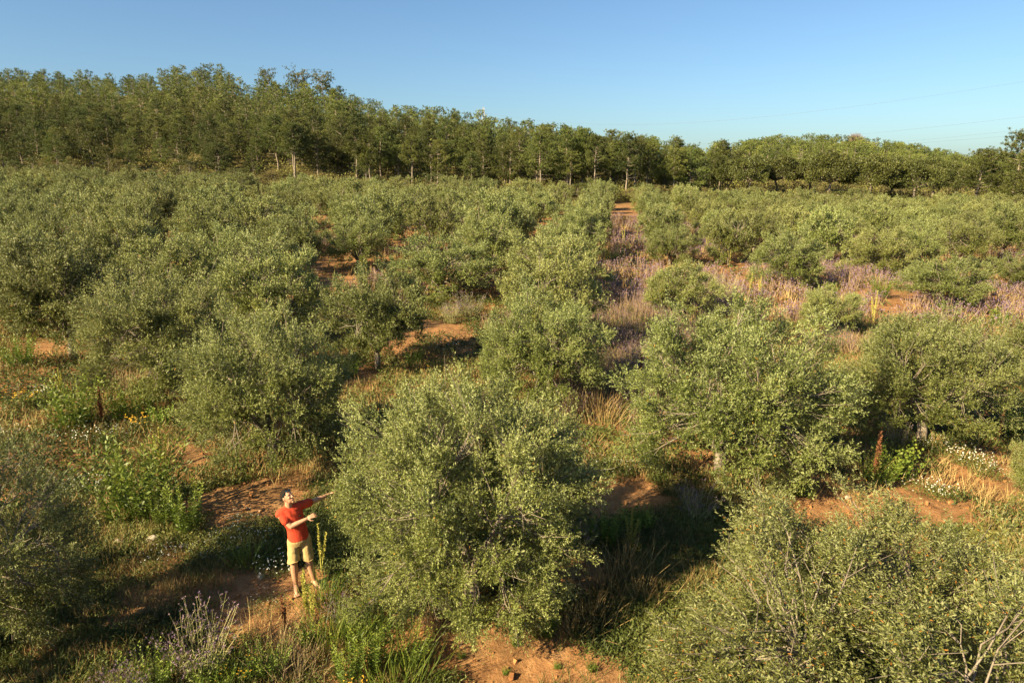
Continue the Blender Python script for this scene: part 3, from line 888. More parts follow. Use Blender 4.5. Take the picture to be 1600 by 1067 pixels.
def dry_grass():
    mb = MB()
    for n, d0, d1, per, hh, ww, seed in ((6500, 6, 15, 12, .24, .006, 5), (8000, 14, 34, 10, .34, .014, 6), (6000, 32, 102, 8, .5, .045, 7)):
        x, y, d, r = scatter(n, d0, d1, seed, 1.5)
        pat = fbm(x * .35 + 9, y * .35, 61, 3)
        keep = (pat - bare(x, y) * .35 > .42 + .14 * r.random(n))
        x, y = x[keep], y[keep]; z = height(x, y); n2 = len(x)
        i = np.repeat(np.arange(n2), per)
        D = nrm(np.stack([r.normal(size=len(i)) * .38, r.normal(size=len(i)) * .38, np.ones(len(i))], 1))
        P = np.stack([x + 0, y, z], 1)[i] + np.stack([r.normal(size=len(i)), r.normal(size=len(i)), np.zeros(len(i))], 1) * hh * .28
        v, f = blade_quads(P, D, hh * r.uniform(.5, 1.3, len(i)), ww, .25, r)
        t = np.clip(.45 + (pat[keep][i] - .5) * .8 + r.normal(size=len(i)) * .2, 0, 1)
        mb.add(v, f, 0, np.concatenate([t, t]))
    tag(link_mesh("dry_grass", mb.mesh("dry_grass", [M['dry']])), "dry straw coloured grass between the rows of olives", "grass", kind='stuff')


def purple_weeds():
    """the purple-topped dry weeds filling the aisle and the ground to the right: beyond counting"""
    mb = MB()
    for n, d0, d1, per, hh, ww, seed in ((2600, 17, 34, 22, .72, .015, 15), (6500, 32, 92, 14, .78, .036, 16)):
        x, y, d, r = scatter(n, d0, d1, seed, 1.6)
        q = x * math.cos(TH) - y * math.sin(TH); s = x * math.sin(TH) + y * math.cos(TH)
        aisle = (np.abs(q - .5) < 2.3)
        pat = fbm(x * .22, y * .22, 71, 3)
        keep = (aisle & (pat > .30)) | ((q > 2.5) & (s > 26) & (pat > .44)) | ((q < -3.2) & (pat > .63) & (s > 20))
        keep &= (bare(x, y) < .45) & (s < 82)
        x, y = x[keep], y[keep]; z = height(x, y); n2 = len(x)
        i = np.repeat(np.arange(n2), per)
        D = nrm(np.stack([r.normal(size=len(i)) * .24, r.normal(size=len(i)) * .24, np.ones(len(i))], 1))
        P = np.stack([x, y, z], 1)[i] + np.stack([r.normal(size=len(i)), r.normal(size=len(i)), np.zeros(len(i))], 1) * .20
        Ls = hh * r.uniform(.55, 1.2, len(i)) * (0.75 + .5 * fbm(x, y, 88, 2)[i])
        v, f = blade_quads(P, D, Ls, ww, .10, r)
        t = np.clip(.4 + r.normal(size=len(i)) * .22, 0, 1)
        mb.add(v, f, 0, np.concatenate([t, t]))
        j = np.repeat(np.arange(len(i)), 3)
        tp = P[j] + D[j] * (Ls[j] * r.uniform(.72, 1.02, len(j)))[:, None] + r.normal(size=(len(j), 3)) * .03
        mb.add(*leaf_quads(tp, nrm(r.normal(size=(len(j), 3)) + [0, 0, .6]), ww * r.uniform(1.4, 3.4, len(j)), ww * 1.3, r=r), 1, np.clip(r.random(len(j)), 0, 1))
    tag(link_mesh("purple_weeds", mb.mesh("purple_weeds", [M['straw'], M['purple']])), "dry weeds with dull purple heads filling the aisle and right ground", "weeds", kind='stuff')


def clods():
    mb = MB()
    x, y, d, r = scatter(5200, 6, 24, 19, 1.3)
    keep = (bare(x, y) > .12 + .3 * r.random(len(x))) | (r.random(len(x)) < .12)
    x, y = x[keep], y[keep]; z = height(x, y)
    n = len(x)
    cube = np.array([[-1, -1, -1], [1, -1, -1], [1, 1, -1], [-1, 1, -1], [-.7, -.7, 1], [.7, -.7, 1], [.7, .7, 1], [-.7, .7, 1]], float)
    fc = np.array([[0, 3, 2, 1], [4, 5, 6, 7], [0, 1, 5, 4], [1, 2, 6, 5], [2, 3, 7, 6], [3, 0, 4, 7]])
    s = .012 + .030 * r.random(n) ** 3
    v = cube[None] * s[:, None, None] * r.uniform(.6, 1.3, (n, 1, 3)) + r.normal(size=(n, 8, 3)) * s[:, None, None] * .3 + np.stack([x, y, z + s * .3], 1)[:, None]
    f = (np.arange(n) * 8)[:, None, None] + fc[None]
    mb.add(v.reshape(-1, 3), f.reshape(-1, 4))
    tag(link_mesh("earth_clods", mb.mesh("earth_clods", [M['clod']])), "crumbled clods of red earth lying on the bare patches", "earth clods", kind='stuff')


def green_grass():
    mb = MB()
    x, y, d, r = scatter(7000, 6, 24, 29, 1.4)
    pat = fbm(x * .4 + 3, y * .4 + 8, 91, 3)
    keep = pat - bare(x, y) * .5 > .40 + .12 * r.random(len(x))
    x, y = x[keep], y[keep]; z = height(x, y); n2 = len(x)
    i = np.repeat(np.arange(n2), 11)
    D = nrm(np.stack([r.normal(size=len(i)) * .45, r.normal(size=len(i)) * .45, np.ones(len(i))], 1))
    P = np.stack([x, y, z], 1)[i] + np.stack([r.normal(size=len(i)), r.normal(size=len(i)), np.zeros(len(i))], 1) * .05
    v, f = blade_quads(P, D, .20 * r.uniform(.4, 1.4, len(i)) * (.5 + fbm(x, y, 93, 2)[i]), .008, .3, r)
    t = np.clip(fbm(x * .6, y * .6, 95, 2)[i] + r.normal(size=len(i)) * .18 - .05, 0, 1)
    mb.add(v, f, 0, np.concatenate([t, t]))
    tag(link_mesh("green_grass", mb.mesh("green_grass", [M['herb']])), "fine green grass blades among the herbs in the foreground", "grass", kind='stuff')


def litter():
    mb = MB()
    x, y, d, r = scatter(16000, 6, 26, 39, 1.3)
    z = height(x, y) + .006
    a = r.random(len(x)) * 6.28
    D = nrm(np.stack([np.cos(a), np.sin(a), r.normal(size=len(x)) * .25], 1))
    mb.add(*leaf_quads(np.stack([x, y, z], 1), D, r.uniform(.03, .075, len(x)), r.uniform(.006, .016, len(x)), roll=np.stack([0 * x, 0 * x, 0 * x + 1], 1) + r.normal(size=(len(x), 3)) * .25, r=r), 0, np.clip(r.random(len(x)) ** 1.5, 0, 1))
    j = r.random(len(x)) < .05
    v, f = blade_quads(np.stack([x, y, z], 1)[j], D[j], r.uniform(.10, .35, j.sum()), .008, .1, r); mb.add(v, f, 0, .2)
    tag(link_mesh("leaf_litter", mb.mesh("leaf_litter", [M['dry']])), "fallen dry olive leaves and twigs strewn on the earth", "leaf litter", kind='stuff')


green_grass(); litter(); ground_herbs(); dry_grass(); purple_weeds(); clods()


# ------------------------------------------------------------------ single weeds and flowers
def gen_leafy(seed, H=.8, Rr=.4, stems=34, nl=26, ll=.085, lw=.022, mat='weed', up=1.0):
    r = np.random.default_rng(seed)
    a = r.random(stems) * 6.28; lean = r.random(stems) ** .6 * .55 / up
    D = nrm(np.stack([np.cos(a) * lean, np.sin(a) * lean, np.ones(stems)], 1))
    B = np.stack([np.cos(a) * Rr * .45 * r.random(stems), np.sin(a) * Rr * .45 * r.random(stems), np.full(stems, -.03)], 1)
    L = H * r.uniform(.55, 1.08, stems)
    mb = MB(); v, f = blade_quads(B, D, L, .008, .05, r); mb.add(v, f, 0, .35)
    i = np.repeat(np.arange(stems), nl); t = np.tile(np.linspace(.18, 1, nl), stems)
    g = np.tile(np.arange(nl) * 2.4, stems) + np.repeat(r.random(stems) * 6, nl)
    S = nrm(np.stack([np.cos(g), np.sin(g), np.zeros(len(i))], 1))
    LD = nrm(S + D[i] * r.uniform(.3, 1.1, len(i))[:, None])
    mb.add(*leaf_quads(B[i] + D[i] * (t * L[i])[:, None], LD, ll * (1.15 - .6 * t) * r.uniform(.7, 1.25, len(i)), lw, r=r), 0, np.clip(.25 + .5 * t + r.normal(size=len(i)) * .12, 0, 1))
    return [("foliage", mb.mesh("leafy_weed", [M[mat]]))]


def gen_purple(seed, H=1.0, stems=46):
    r = np.random.default_rng(seed)
    sm = MB(); fm_ = MB()
    a = r.random(stems) * 6.28; lean = r.random(stems) ** .7 * .62
    D = nrm(np.stack([np.cos(a) * lean, np.sin(a) * lean, np.ones(stems)], 1)); L = H * r.uniform(.6, 1.05, stems)
    B = np.stack([np.cos(a) * .1, np.sin(a) * .1, np.full(stems, -.03)], 1)
    tips = []
    for j in range(stems):
        P = B[j] + D[j] * np.linspace(0, L[j], 4)[:, None] + np.array([0, 0, 0]) + r.normal(size=(4, 3)) * .012 * np.arange(4)[:, None]
        sm.add(*tube(P, np.linspace(.0058, .003, 4), 3, False), 0, r.random())
        tips.append(P[-1])
        for b in range(6):
            t = r.uniform(.45, .95); s = B[j] + D[j] * L[j] * t
            e = s + nrm(D[j] + r.normal(size=3) * .55 + [0, 0, .25]) * r.uniform(.06, .17)
            sm.add(*tube(np.stack([s, e]), np.array([.003, .0022]), 3, False), 0, r.random()); tips.append(e)
    tips = np.array(tips); k = np.repeat(np.arange(len(tips)), 6)
    fm_.add(*leaf_quads(tips[k] + r.normal(size=(len(k), 3)) * .006, nrm(r.normal(size=(len(k), 3)) + [0, 0, .7]), r.uniform(.014, .03, len(k)), .014, r=r), 0, r.random(len(tips))[k])
    m = len(B) * 10; a = r.random(m) * 6.28
    sm.add(*leaf_quads(np.stack([r.normal(size=m) * .15, r.normal(size=m) * .15, r.random(m) * H * .35], 1), nrm(np.stack([np.cos(a), np.sin(a), r.random(m) + .4], 1)), .10, .016, r=r), 0, r.random(m) * .4)
    return [("stems", sm.mesh("purple_stems", [M['greystem']])), ("flowers", fm_.mesh("purple_flowers", [M['purple']]))]


def gen_spike(seed, H=.9, mat='spike', stems=3):
    r = np.random.default_rng(seed); mb = MB()
    for j in range(stems):
        a = r.random() * 6.28; ln = .0 if j == 0 else r.uniform(.08, .3)
        D = nrm(np.array([math.cos(a) * ln, math.sin(a) * ln, 1.0])); L = H * (1.0 if j == 0 else r.uniform(.5, .85))
        B = np.array([0, 0, -.03]); mb.add(*tube(B + D * np.linspace(0, L, 4)[:, None], np.array([.009, .008, .006, .003]), 4, False), 0, .4)
        m = 260; t = r.uniform(.30, 1, m); g = r.random(m) * 6.28
        S = np.stack([np.cos(g), np.sin(g), np.zeros(m)], 1)
        mb.add(*leaf_quads(B + D * (t * L)[:, None], nrm(S + D * 1.0 + r.normal(size=(m, 3)) * .25), (.075 - .045 * t) * r.uniform(.6, 1.3, m), .018, r=r), 0, np.clip(r.normal(size=m) * .2 + .55, 0, 1))
    return [("spike", mb.mesh("seed_spike", [M[mat]]))]


def gen_flowers(seed, mat='white', Rr=.42, nf=46, H=.32, size=.0165):
    r = np.random.default_rng(seed); g = MB(); fl = MB()
    m = 520; a = r.random(m) * 6.28; q = r.random(m) ** .5 * Rr
    g.add(*leaf_quads(np.stack([np.cos(a) * q, np.sin(a) * q, r.random(m) * H * .6], 1), nrm(np.stack([r.normal(size=m), r.normal(size=m), r.random(m) * 1.6], 1)), .07, .016, r=r), 0, np.clip(r.normal(size=m) * .2 + .45, 0, 1))
    a = r.random(nf) * 6.28; q = r.random(nf) ** .6 * Rr
    B = np.stack([np.cos(a) * q * .8, np.sin(a) * q * .8, np.zeros(nf)], 1); T = np.stack([np.cos(a) * q * 1.1, np.sin(a) * q * 1.1, H * r.uniform(.6, 1.15, nf)], 1)
    v, f = blade_quads(B, nrm(T - B), np.linalg.norm(T - B, axis=1), .005, .0, r); g.add(v, f, 0, .6)
    for k in range(5):      # petals
        an = k * 1.257 + r.random(nf)
        nrmv = nrm(r.normal(size=(nf, 3)) * .35 + np.array([-.3, -.3, 1]))
        D = nrm(np.cross(nrmv, np.stack([np.cos(an), np.sin(an), np.zeros(nf)], 1)))
        fl.add(*leaf_quads(T, D, size, size * .9, roll=nrmv + r.normal(size=(nf, 3)) * .05, r=r), 0, r.random(nf))
    return [("foliage", g.mesh("flower_foliage", [M['herb']])), ("flowers", fl.mesh("flower_heads", [M[mat]]))]


def gen_tuft(seed, H=.5, n=150, w=.008, mat='dry', sp=.16, lean=.45):
    r = np.random.default_rng(seed); mb = MB()
    P = np.stack([r.normal(size=n) * sp, r.normal(size=n) * sp, np.full(n, -.02)], 1)
    D = nrm(np.stack([P[:, 0] * 2 + r.normal(size=n) * lean * .5, P[:, 1] * 2 + r.normal(size=n) * lean * .5, np.ones(n)], 1))
    v, f = blade_quads(P, D, H * r.uniform(.5, 1.2, n), w, .3, r); t = r.random(n)
    mb.add(v, f, 0, np.concatenate([t, t]))
    return [("blades", mb.mesh("grass_tuft", [M[mat]]))]


LEAFY = [gen_leafy(700, .85, .5, 44, 30, .08, .02), gen_leafy(701, .7, .5, 50, 24, .075, .018), gen_leafy(702, 1.0, .35, 16, 60, .10, .020, up=1.6), gen_leafy(703, .45, .45, 46, 14, .06, .03)]
PURP = [gen_purple(710), gen_purple(711, .9, 34), gen_purple(712, .8, 26)]
SPIK = [gen_spike(720), gen_spike(721, 1.05, 'spike', 2), gen_spike(722, .8, 'rust', 2)]
DAIS = [gen_flowers(730), gen_flowers(731, nf=34, Rr=.5), gen_flowers(732, 'yellow', .28, 34, .38, .02)]
TUFT = [gen_tuft(740), gen_tuft(741, .6, 170, .009, 'weed'), gen_tuft(742, .45, 190, .008, 'straw')]
wr = np.random.default_rng(90)


def weed(name, protos, px, py, sc, label, cat, group=None, hs=1.0):
    x, y = ground_at(px, py)
    put(name, protos[wr.integers(0, len(protos))], (x, y, h1(x, y)), wr.uniform(0, 6.28), (sc, sc, sc * hs), label, cat, group)


weed("leafy_weed", LEAFY[:1], 225, 812, 2.2, "largest bright green weed clump, left of the man below the shade's edge", "weed")
weed("leafy_weed", LEAFY[2:3], 295, 836, 1.15, "upright leafy green weed clump left of the man, in front of the bigger one", "weed")
weed("leafy_weed", LEAFY[2:3], 262, 826, .95, "lower upright green weed between two bigger clumps left of the man", "weed")
weed("leafy_weed", LEAFY[:1], 120, 672, 1.9, "dark green tall weed clump beside the rusty dock spike at left", "weed")
weed("leafy_weed", LEAFY[1:2], 208, 658, 1.8, "light green weed clump right of the rusty dock spike", "weed")
weed("leafy_weed", LEAFY[3:4], 255, 665, 1.3, "low green weed under the broad olive at left", "weed")
weed("leafy_weed", LEAFY[:1], 35, 575, 1.5, "dark green weed on orange earth at the left edge", "weed")
weed("leafy_weed", LEAFY[1:2], 648, 572, 1.2, "bright yellow-green weed right of the grey trunk foot", "weed")
weed("leafy_weed", LEAFY[1:2], 545, 590, 1.2, "green weed left of the grey trunk foot", "weed")
weed("leafy_weed", LEAFY[3:4], 1395, 745, 1.9, "green weed mass under the pale trunked olive, left of the daisies", "weed")
weed("leafy_weed", LEAFY[1:2], 1370, 760, 1.1, "darker green weed at the left end of the mass under the pale trunk", "weed")
weed("leafy_weed", LEAFY[:1], 1580, 680, 1.3, "bright green bush at the right edge behind the rusty stems", "weed")
weed("leafy_weed", LEAFY[3:4], 1560, 510, 2.0, "rounded bright green bush alone in the dry weeds at far right", "bush")
weed("leafy_weed", LEAFY[1:2], 1130, 408, 2.3, "yellow-green weed clump in the middle of the purple aisle", "weed")
weed("leafy_weed", LEAFY[1:2], 960, 415, 2.2, "yellow-green weed clump at left side of the purple aisle", "weed")
weed("leafy_weed", LEAFY[1:2], 1375, 465, 1.7, "green weed clump at the left of the orange earth patch", "weed")
weed("leafy_weed", LEAFY[3:4], 1295, 460, 1.7, "green weed behind the small young olive bush", "weed")
weed("leafy_weed", LEAFY[2:3], 580, 1055, .95, "tall leafy green weed at the bottom, left of the bare earth", "weed")
weed("leafy_weed", LEAFY[2:3], 545, 1070, .8, "leafy green weed at the bottom edge, left of the tallest", "weed")
weed("leafy_weed", LEAFY[1:2], 640, 1040, .9, "feathery green weed in shade at the left of the bare earth", "weed")
weed("leafy_weed", LEAFY[3:4], 850, 995, .95, "low round dark green herb below the centre olive's right side", "weed")
weed("leafy_weed", LEAFY[3:4], 762, 970, .5, "small pale green seedling by the centre olive's trunk", "weed")
weed("leafy_weed", LEAFY[0:1], 945, 850, .85, "green weed clump right of the centre olive below the bare earth", "weed")
weed("leafy_weed", LEAFY[2:3], 905, 860, .75, "upright green weed close against the centre olive's right flank", "weed")
weed("leafy_weed", LEAFY[3:4], 1000, 830, 1.2, "dark green weed in the shade right of the yellow seed spike", "weed")
weed("leafy_weed", LEAFY[3:4], 1250, 775, 1.0, "green weed at the foot of the big right hand olive", "weed")
weed("leafy_weed", LEAFY[3:4], 480, 1010, .8, "green weed in the bottom foreground below the man's feet", "weed")
weed("leafy_weed", LEAFY[1:2], 420, 1060, .8, "leafy weed on the bottom edge right of the purple flowers", "weed")
weed("leafy_weed", LEAFY[0:1], 330, 1090, .7, "green weed on the bottom edge under the purple flowers", "weed")
weed("leafy_weed", LEAFY[1:2], 240, 1080, .9, "green weed at the bottom edge between two purple flowered plants", "weed")
for k, (px, py) in enumerate([(805, 1008), (870, 1045), (720, 1030), (925, 1050), (690, 1060), (1010, 1010), (790, 1055)]):
    weed("seedling", LEAFY[3:4], px, py, wr.uniform(.2, .32), f"tiny green seedling on the bare orange earth, {ordw(1 + sorted([805, 870, 720, 925, 690, 1010, 790]).index(px))} from the left", "seedling", "seedlings on the bare earth")

weed("purple_flower_plant", PURP[:1], 316, 1062, 1.0, "tall purple flowered plant in the foreground below left of the man", "flowering plant")
weed("purple_flower_plant", PURP[1:2], 195, 1110, .8, "purple flowered plant cut by the bottom edge near the left corner", "flowering plant")
weed("purple_flower_plant", PURP[2:3], 815, 975, .75, "dry twiggy purple plant at the foot of the centre olive", "flowering plant")
weed("purple_flower_plant", PURP[2:3], 700, 965, .5, "small purple weed left of the centre olive's trunk", "flowering plant")
weed("purple_flower_plant", PURP[1:2], 905, 865, .8, "purple weed against the centre olive's right flank", "flowering plant")
weed("purple_flower_plant", PURP[0:1], 985, 600, 1.25, "lavender coloured weed clump by the dark gap left of the big right olive", "flowering plant")
weed("purple_flower_plant", PURP[1:2], 1010, 585, 1.1, "lavender coloured weed leaning on the big right olive's left flank", "flowering plant")
weed("purple_flower_plant", PURP[2:3], 1090, 815, 1.0, "purple flowers in the shade between the two right hand olives", "flowering plant")
weed("purple_flower_plant", PURP[0:1], 735, 500, 1.3, "grey-purple weed clump on the bank left of the middle olive", "flowering plant")
weed("purple_flower_plant", PURP[1:2], 705, 505, 1.2, "purple weed clump under the dark broad olive left of centre", "flowering plant")
weed("purple_flower_plant", PURP[2:3], 1400, 700, .9, "purple flowers left of the pale trunk foot at right", "flowering plant")
weed("purple_flower_plant", PURP[0:1], 1130, 480, 1.7, "purple weed bunch below the dark gap in the aisle's right bank", "flowering plant")
weed("purple_flower_plant", PURP[2:3], 530, 975, .6, "purple weed at the right of the man's feet", "flowering plant")

weed("seed_spike", SPIK[:1], 985, 862, .95, "yellow seed spike standing alone right of the centre olive", "seed spike")
weed("seed_spike", SPIK[1:2], 502, 893, .85, "tall green-yellow seed spike just right of the man's legs", "seed spike")
weed("seed_spike", SPIK[:1], 480, 965, .95, "pale yellow seed spike in front of the man's feet", "seed spike")
weed("seed_spike", SPIK[:1], 488, 975, .75, "shorter pale seed spike right of the one before the man's feet", "seed spike")
weed("seed_spike", SPIK[2:3], 445, 990, .8, "reddish brown dry spike below the man, left of the pale ones", "seed spike")
weed("seed_spike", SPIK[2:3], 162, 662, 1.3, "rusty brown dock spike among the green weeds at left", "seed spike")
weed("seed_spike", SPIK[:1], 97, 620, 1.0, "bright yellow-green spike above the left hand weeds", "seed spike")
weed("seed_spike", SPIK[:1], 255, 730, 1.1, "straw yellow spike behind the largest bright weed clump", "seed spike")
weed("seed_spike", SPIK[2:3], 1365, 760, 1.6, "tall rusty stem at the right flank of the big right olive", "seed spike")
weed("seed_spike", SPIK[2:3], 1560, 690, 1.2, "rusty stem right of the pale trunked olive", "seed spike")
weed("seed_spike", SPIK[2:3], 1000, 610, 1.5, "rusty stem in the lavender weeds left of the big right olive", "seed spike")
for k, (px, py) in enumerate([(1172, 470), (1186, 470), (1122, 415), (1140, 418), (975, 385), (995, 390), (1105, 395), (945, 420), (1365, 505), (1118, 370)]):
    weed("seed_spike", SPIK[1:2], px, py, wr.uniform(1.2, 1.6), f"yellow spike in the purple weeds, {ordw(1 + sorted([1172, 1186, 1122, 1140, 975, 995, 1105, 945, 1365, 1118]).index(px))} from the left", "seed spike", "yellow spikes in the aisle")

dz = [(150, 770, 1.1), (120, 775, 1.0), (185, 690, 1.1), (130, 690, 1.0), (190, 665, .8), (80, 620, 1.0), (170, 810, .9), (395, 860, .9), (430, 895, .8), (360, 850, .8), (1490, 715, 1.1), (1520, 730, 1.0), (1460, 705, .9), (1540, 745, .9), (1440, 770, .9), (1470, 775, .8), (960, 745, 1.1), (930, 720, .9), (380, 820, .7), (250, 880, .7), (690, 550, 1.3), (15, 690, 1.0), (420, 950, .6), (320, 870, .7), (1150, 385, 2.0), (345, 875, .6)]
order = sorted(range(len(dz)), key=lambda i: dz[i][0])
for i, (px, py, sc) in enumerate(dz):
    weed("daisy_clump", DAIS[:2], px, py, sc, f"clump of white daisies on the ground, {ordw(order.index(i) + 1)} such clump counted from the left edge", "daisies", "white daisy clumps")
yl = [(375, 1075, .9), (30, 640, 1.4), (55, 635, 1.2), (985, 870, .8), (940, 860, .8), (660, 590, 1.0), (215, 672, 1.0), (555, 1090, .6)]
order = sorted(range(len(yl)), key=lambda i: yl[i][0])
for i, (px, py, sc) in enumerate(yl):
    weed("yellow_flower_clump", DAIS[2:], px, py, sc, f"clump of orange-yellow flowers, {ordw(order.index(i) + 1)} such clump from the left edge", "flowers", "orange-yellow flower clumps")
tf = [(950, 920, 1.3, 0), (985, 900, 1.3, 0), (1010, 940, 1.0, 0), (930, 970, 1.0, 0), (440, 1040, 1.2, 2), (410, 1010, 1.0, 0), (520, 1010, 1.1, 1), (620, 1070, 1.3, 1), (560, 1000, 1.0, 1), (250, 720, 1.3, 0), (180, 610, 1.5, 2), (210, 612, 1.5, 2), (925, 640, 1.8, 2), (940, 660, 1.7, 0), (960, 590, 1.8, 2), (1350, 740, 1.3, 0), (470, 1060, 1.0, 2), (350, 1085, .9, 1), (900, 990, .8, 0), (505, 945, .9, 1), (675, 985, .8, 2), (390, 880, .8, 1)]
order = sorted(range(len(tf)), key=lambda i: tf[i][0])
for i, (px, py, sc, t) in enumerate(tf):
    weed("grass_tuft", TUFT[t:t + 1], px, py, sc, f"{['brown dry', 'green', 'straw coloured'][t]} grass tuft between the olives, {ordw(order.index(i) + 1)} tuft counted from the left", "grass tuft", "grass tufts")


def stone(px, py, s, label, seed):
    r = np.random.default_rng(seed)
    v, f = ball((0, 0, 0), (s, s * .8, s * .65), 10, 7)
    v = v * (1 + .35 * (vnoise(v[:, 0] / s * 1.4 + 7, v[:, 1] / s * 1.4 + v[:, 2] / s + 3, seed)[:, None] - .5))
    mb = MB(); mb.add(v, f, 0, .5, False)
    x, y = ground_at(px, py)
    tag(link_mesh("stone", mb.mesh("stone", [M['stone']])), label, "stone", "loose stones").location = (x, y, h1(x, y) + s * .25)


stone(238, 846, .12, "upright pale stone in the shade below the green weeds", 1)
stone(187, 850, .11, "flat pale stone left of the upright one in the shade", 2)
stone(285, 856, .07, "small pale stone right of the upright one", 3)
stone(408, 903, .06, "small stone on the lit earth left of the man's feet", 4)
stone(1325, 780, .07, "pale stone on orange earth right of the big olive", 5)
# irrigation hose
hp = np.array([ground_at(a, b) for a, b in [(352, 782), (372, 774), (395, 765), (418, 755), (445, 748)]])
hz = height(hp[:, 0], hp[:, 1]) + .05
hm = MB(); hm.add(*tube(np.stack([hp[:, 0], hp[:, 1], hz], 1), np.full(5, .014), 6))
tag(link_mesh("irrigation_hose", hm.mesh("irrigation_hose", [M['hose']])), "thin black irrigation hose running to the olive behind the man", "hose")


# ------------------------------------------------------------------ the man
def remeshed(name, mb, voxel, mats, smooth_it=4, factor=.5):
    me = mb.mesh(name + "_raw", mats)
    o = bpy.data.objects.new(name + "_raw", me); COL.objects.link(o)
    rm = o.modifiers.new("r", 'REMESH'); rm.mode = 'VOXEL'; rm.voxel_size = voxel; rm.use_smooth_shade = True
    sm = o.modifiers.new("s", 'SMOOTH'); sm.iterations = smooth_it; sm.factor = factor
    dg = bpy.context.evaluated_depsgraph_get(); dg.update()
    out = bpy.data.meshes.new_from_object(o.evaluated_get(dg))
    out.name = name
    bpy.data.objects.remove(o); bpy.data.meshes.remove(me)
    out.materials.clear()
    for m in mats: out.materials.append(m)
    out.polygons.foreach_set("use_smooth", np.ones(len(out.polygons), bool))
    return out


def limb(mb, pts, rad, seg=14):
    """tapered limb with round ends"""
    pts = np.asarray(pts, float)
    tt = np.linspace(0, 1, len(pts)); u = np.linspace(0, 1, 4 * len(pts))
    P = np.stack([np.interp(u, tt, pts[:, c]) for c in range(3)], 1); Rr = np.interp(u, tt, rad)
    mb.add(*tube(P, Rr, seg))
    for p, r_ in ((pts[0], rad[0]), (pts[-1], rad[-1])):
        mb.add(*ball(p, (r_,) * 3, 10, 8))


def frame(fwd, up=(0, 0, 1)):
    f = nrm(np.array(fwd, float)); l = nrm(np.cross(up, f)); u = np.cross(f, l)
    return np.stack([f, l, u], 1)       # columns: forward, left, up


SKIN = solid_mat("skin", (0.40, 0.215, 0.125), (0.47, 0.26, 0.155), 30, .5, .1, .4, .003)
SHIRT = solid_mat("red_cotton", (0.46, 0.052, 0.024), (0.56, 0.072, 0.032), 9, .85, .35, .15, .03)
SHORTS = solid_mat("khaki_cotton", (0.36, 0.255, 0.105), (0.45, 0.325, 0.145), 9, .9, .45, .15, .04)
HAIR = solid_mat("dark_hair", (0.012, 0.009, 0.007), (0.028, 0.020, 0.014), 60, .85, .5, .08, .01)
SANDAL = solid_mat("sandal_leather", (0.09, 0.05, 0.03), (0.15, 0.085, 0.05), 20, .7, .2)
GLASS, t_, N_, L_ = new_mat("blue_mirror_lens")
p_ = N_("ShaderNodeBsdfPrincipled"); p_.inputs["Base Color"].default_value = (0.01, 0.10, 0.16, 1); p_.inputs["Metallic"].default_value = .7; p_.inputs["Roughness"].default_value = .12
L_(p_.outputs[0], N_("ShaderNodeOutputMaterial").inputs[0])

A = lambda *a: np.array(a, float)
aR, aL = A(0, 0, .085), A(.27, .12, .085)
kR, kL = A(.005, -.02, .50), A(.215, .075, .50)
hR, hL = A(.015, .02, .90), A(.175, .10, .90)
pel = A(.09, .05, .95); wst = A(.075, .045, 1.10); chs = A(.02, .035, 1.30); nck = A(-.02, .03, 1.475)
sR, sL = A(-.145, -.080, 1.400), A(.135, .165, 1.43)
eR, wR = A(.05, -.13, 1.215), A(.275, -.045, 1.30)
eL, wL = A(.31, .345, 1.425), A(.49, .53, 1.44)
head = A(-.025, .025, 1.655)
FH = frame((.80, -.40, .38))
FT = frame((.62, -.75, .04)); FP = frame((.45, -.88, 0))

body = MB()
limb(body, [hR, kR], [.085, .058]); limb(body, [kR, kR * .6 + aR * .4 + A(-.01, .015, 0), aR + A(0, 0, .02)], [.056, .060, .038])
limb(body, [hL, kL], [.085, .058]); limb(body, [kL, kL * .6 + aL * .4 + A(-.005, .015, 0), aL + A(0, 0, .02)], [.056, .060, .038])
for an, toe in ((aR, A(.07, -.185, .035)), (aL, A(.40, .0, .035))):
    limb(body, [an + A(0, 0, -.02) - .03 * nrm(toe - an), (an + toe) / 2 + A(0, 0, -.008), toe], [.040, .040, .026])
    d = nrm((toe - an) * [1, 1, 0]); s = A(-d[1], d[0], 0)
    for j in range(5): limb(body, [toe + s * (j - 2) * .017, toe + s * (j - 2) * .018 + d * (.055 - abs(j - 1.2) * .008) + A(0, 0, -.014)], [.013, .010], 8)
body.add(*ball(pel, (.12, .16, .12), 14, 10, FP)); limb(body, [pel, wst, chs, nck - A(0, 0, .06)], [.11, .11, .12, .07])
limb(body, [sR, eR], [.052, .042]); limb(body, [eR, eR * .6 + wR * .4, wR], [.043, .041, .027])
limb(body, [sL, eL], [.052, .042]); limb(body, [eL, eL * .6 + wL * .4, wL], [.043, .041, .027])
limb(body, [nck - A(0, 0, .05), head + FH @ A(-.02, 0, -.08)], [.062, .056])


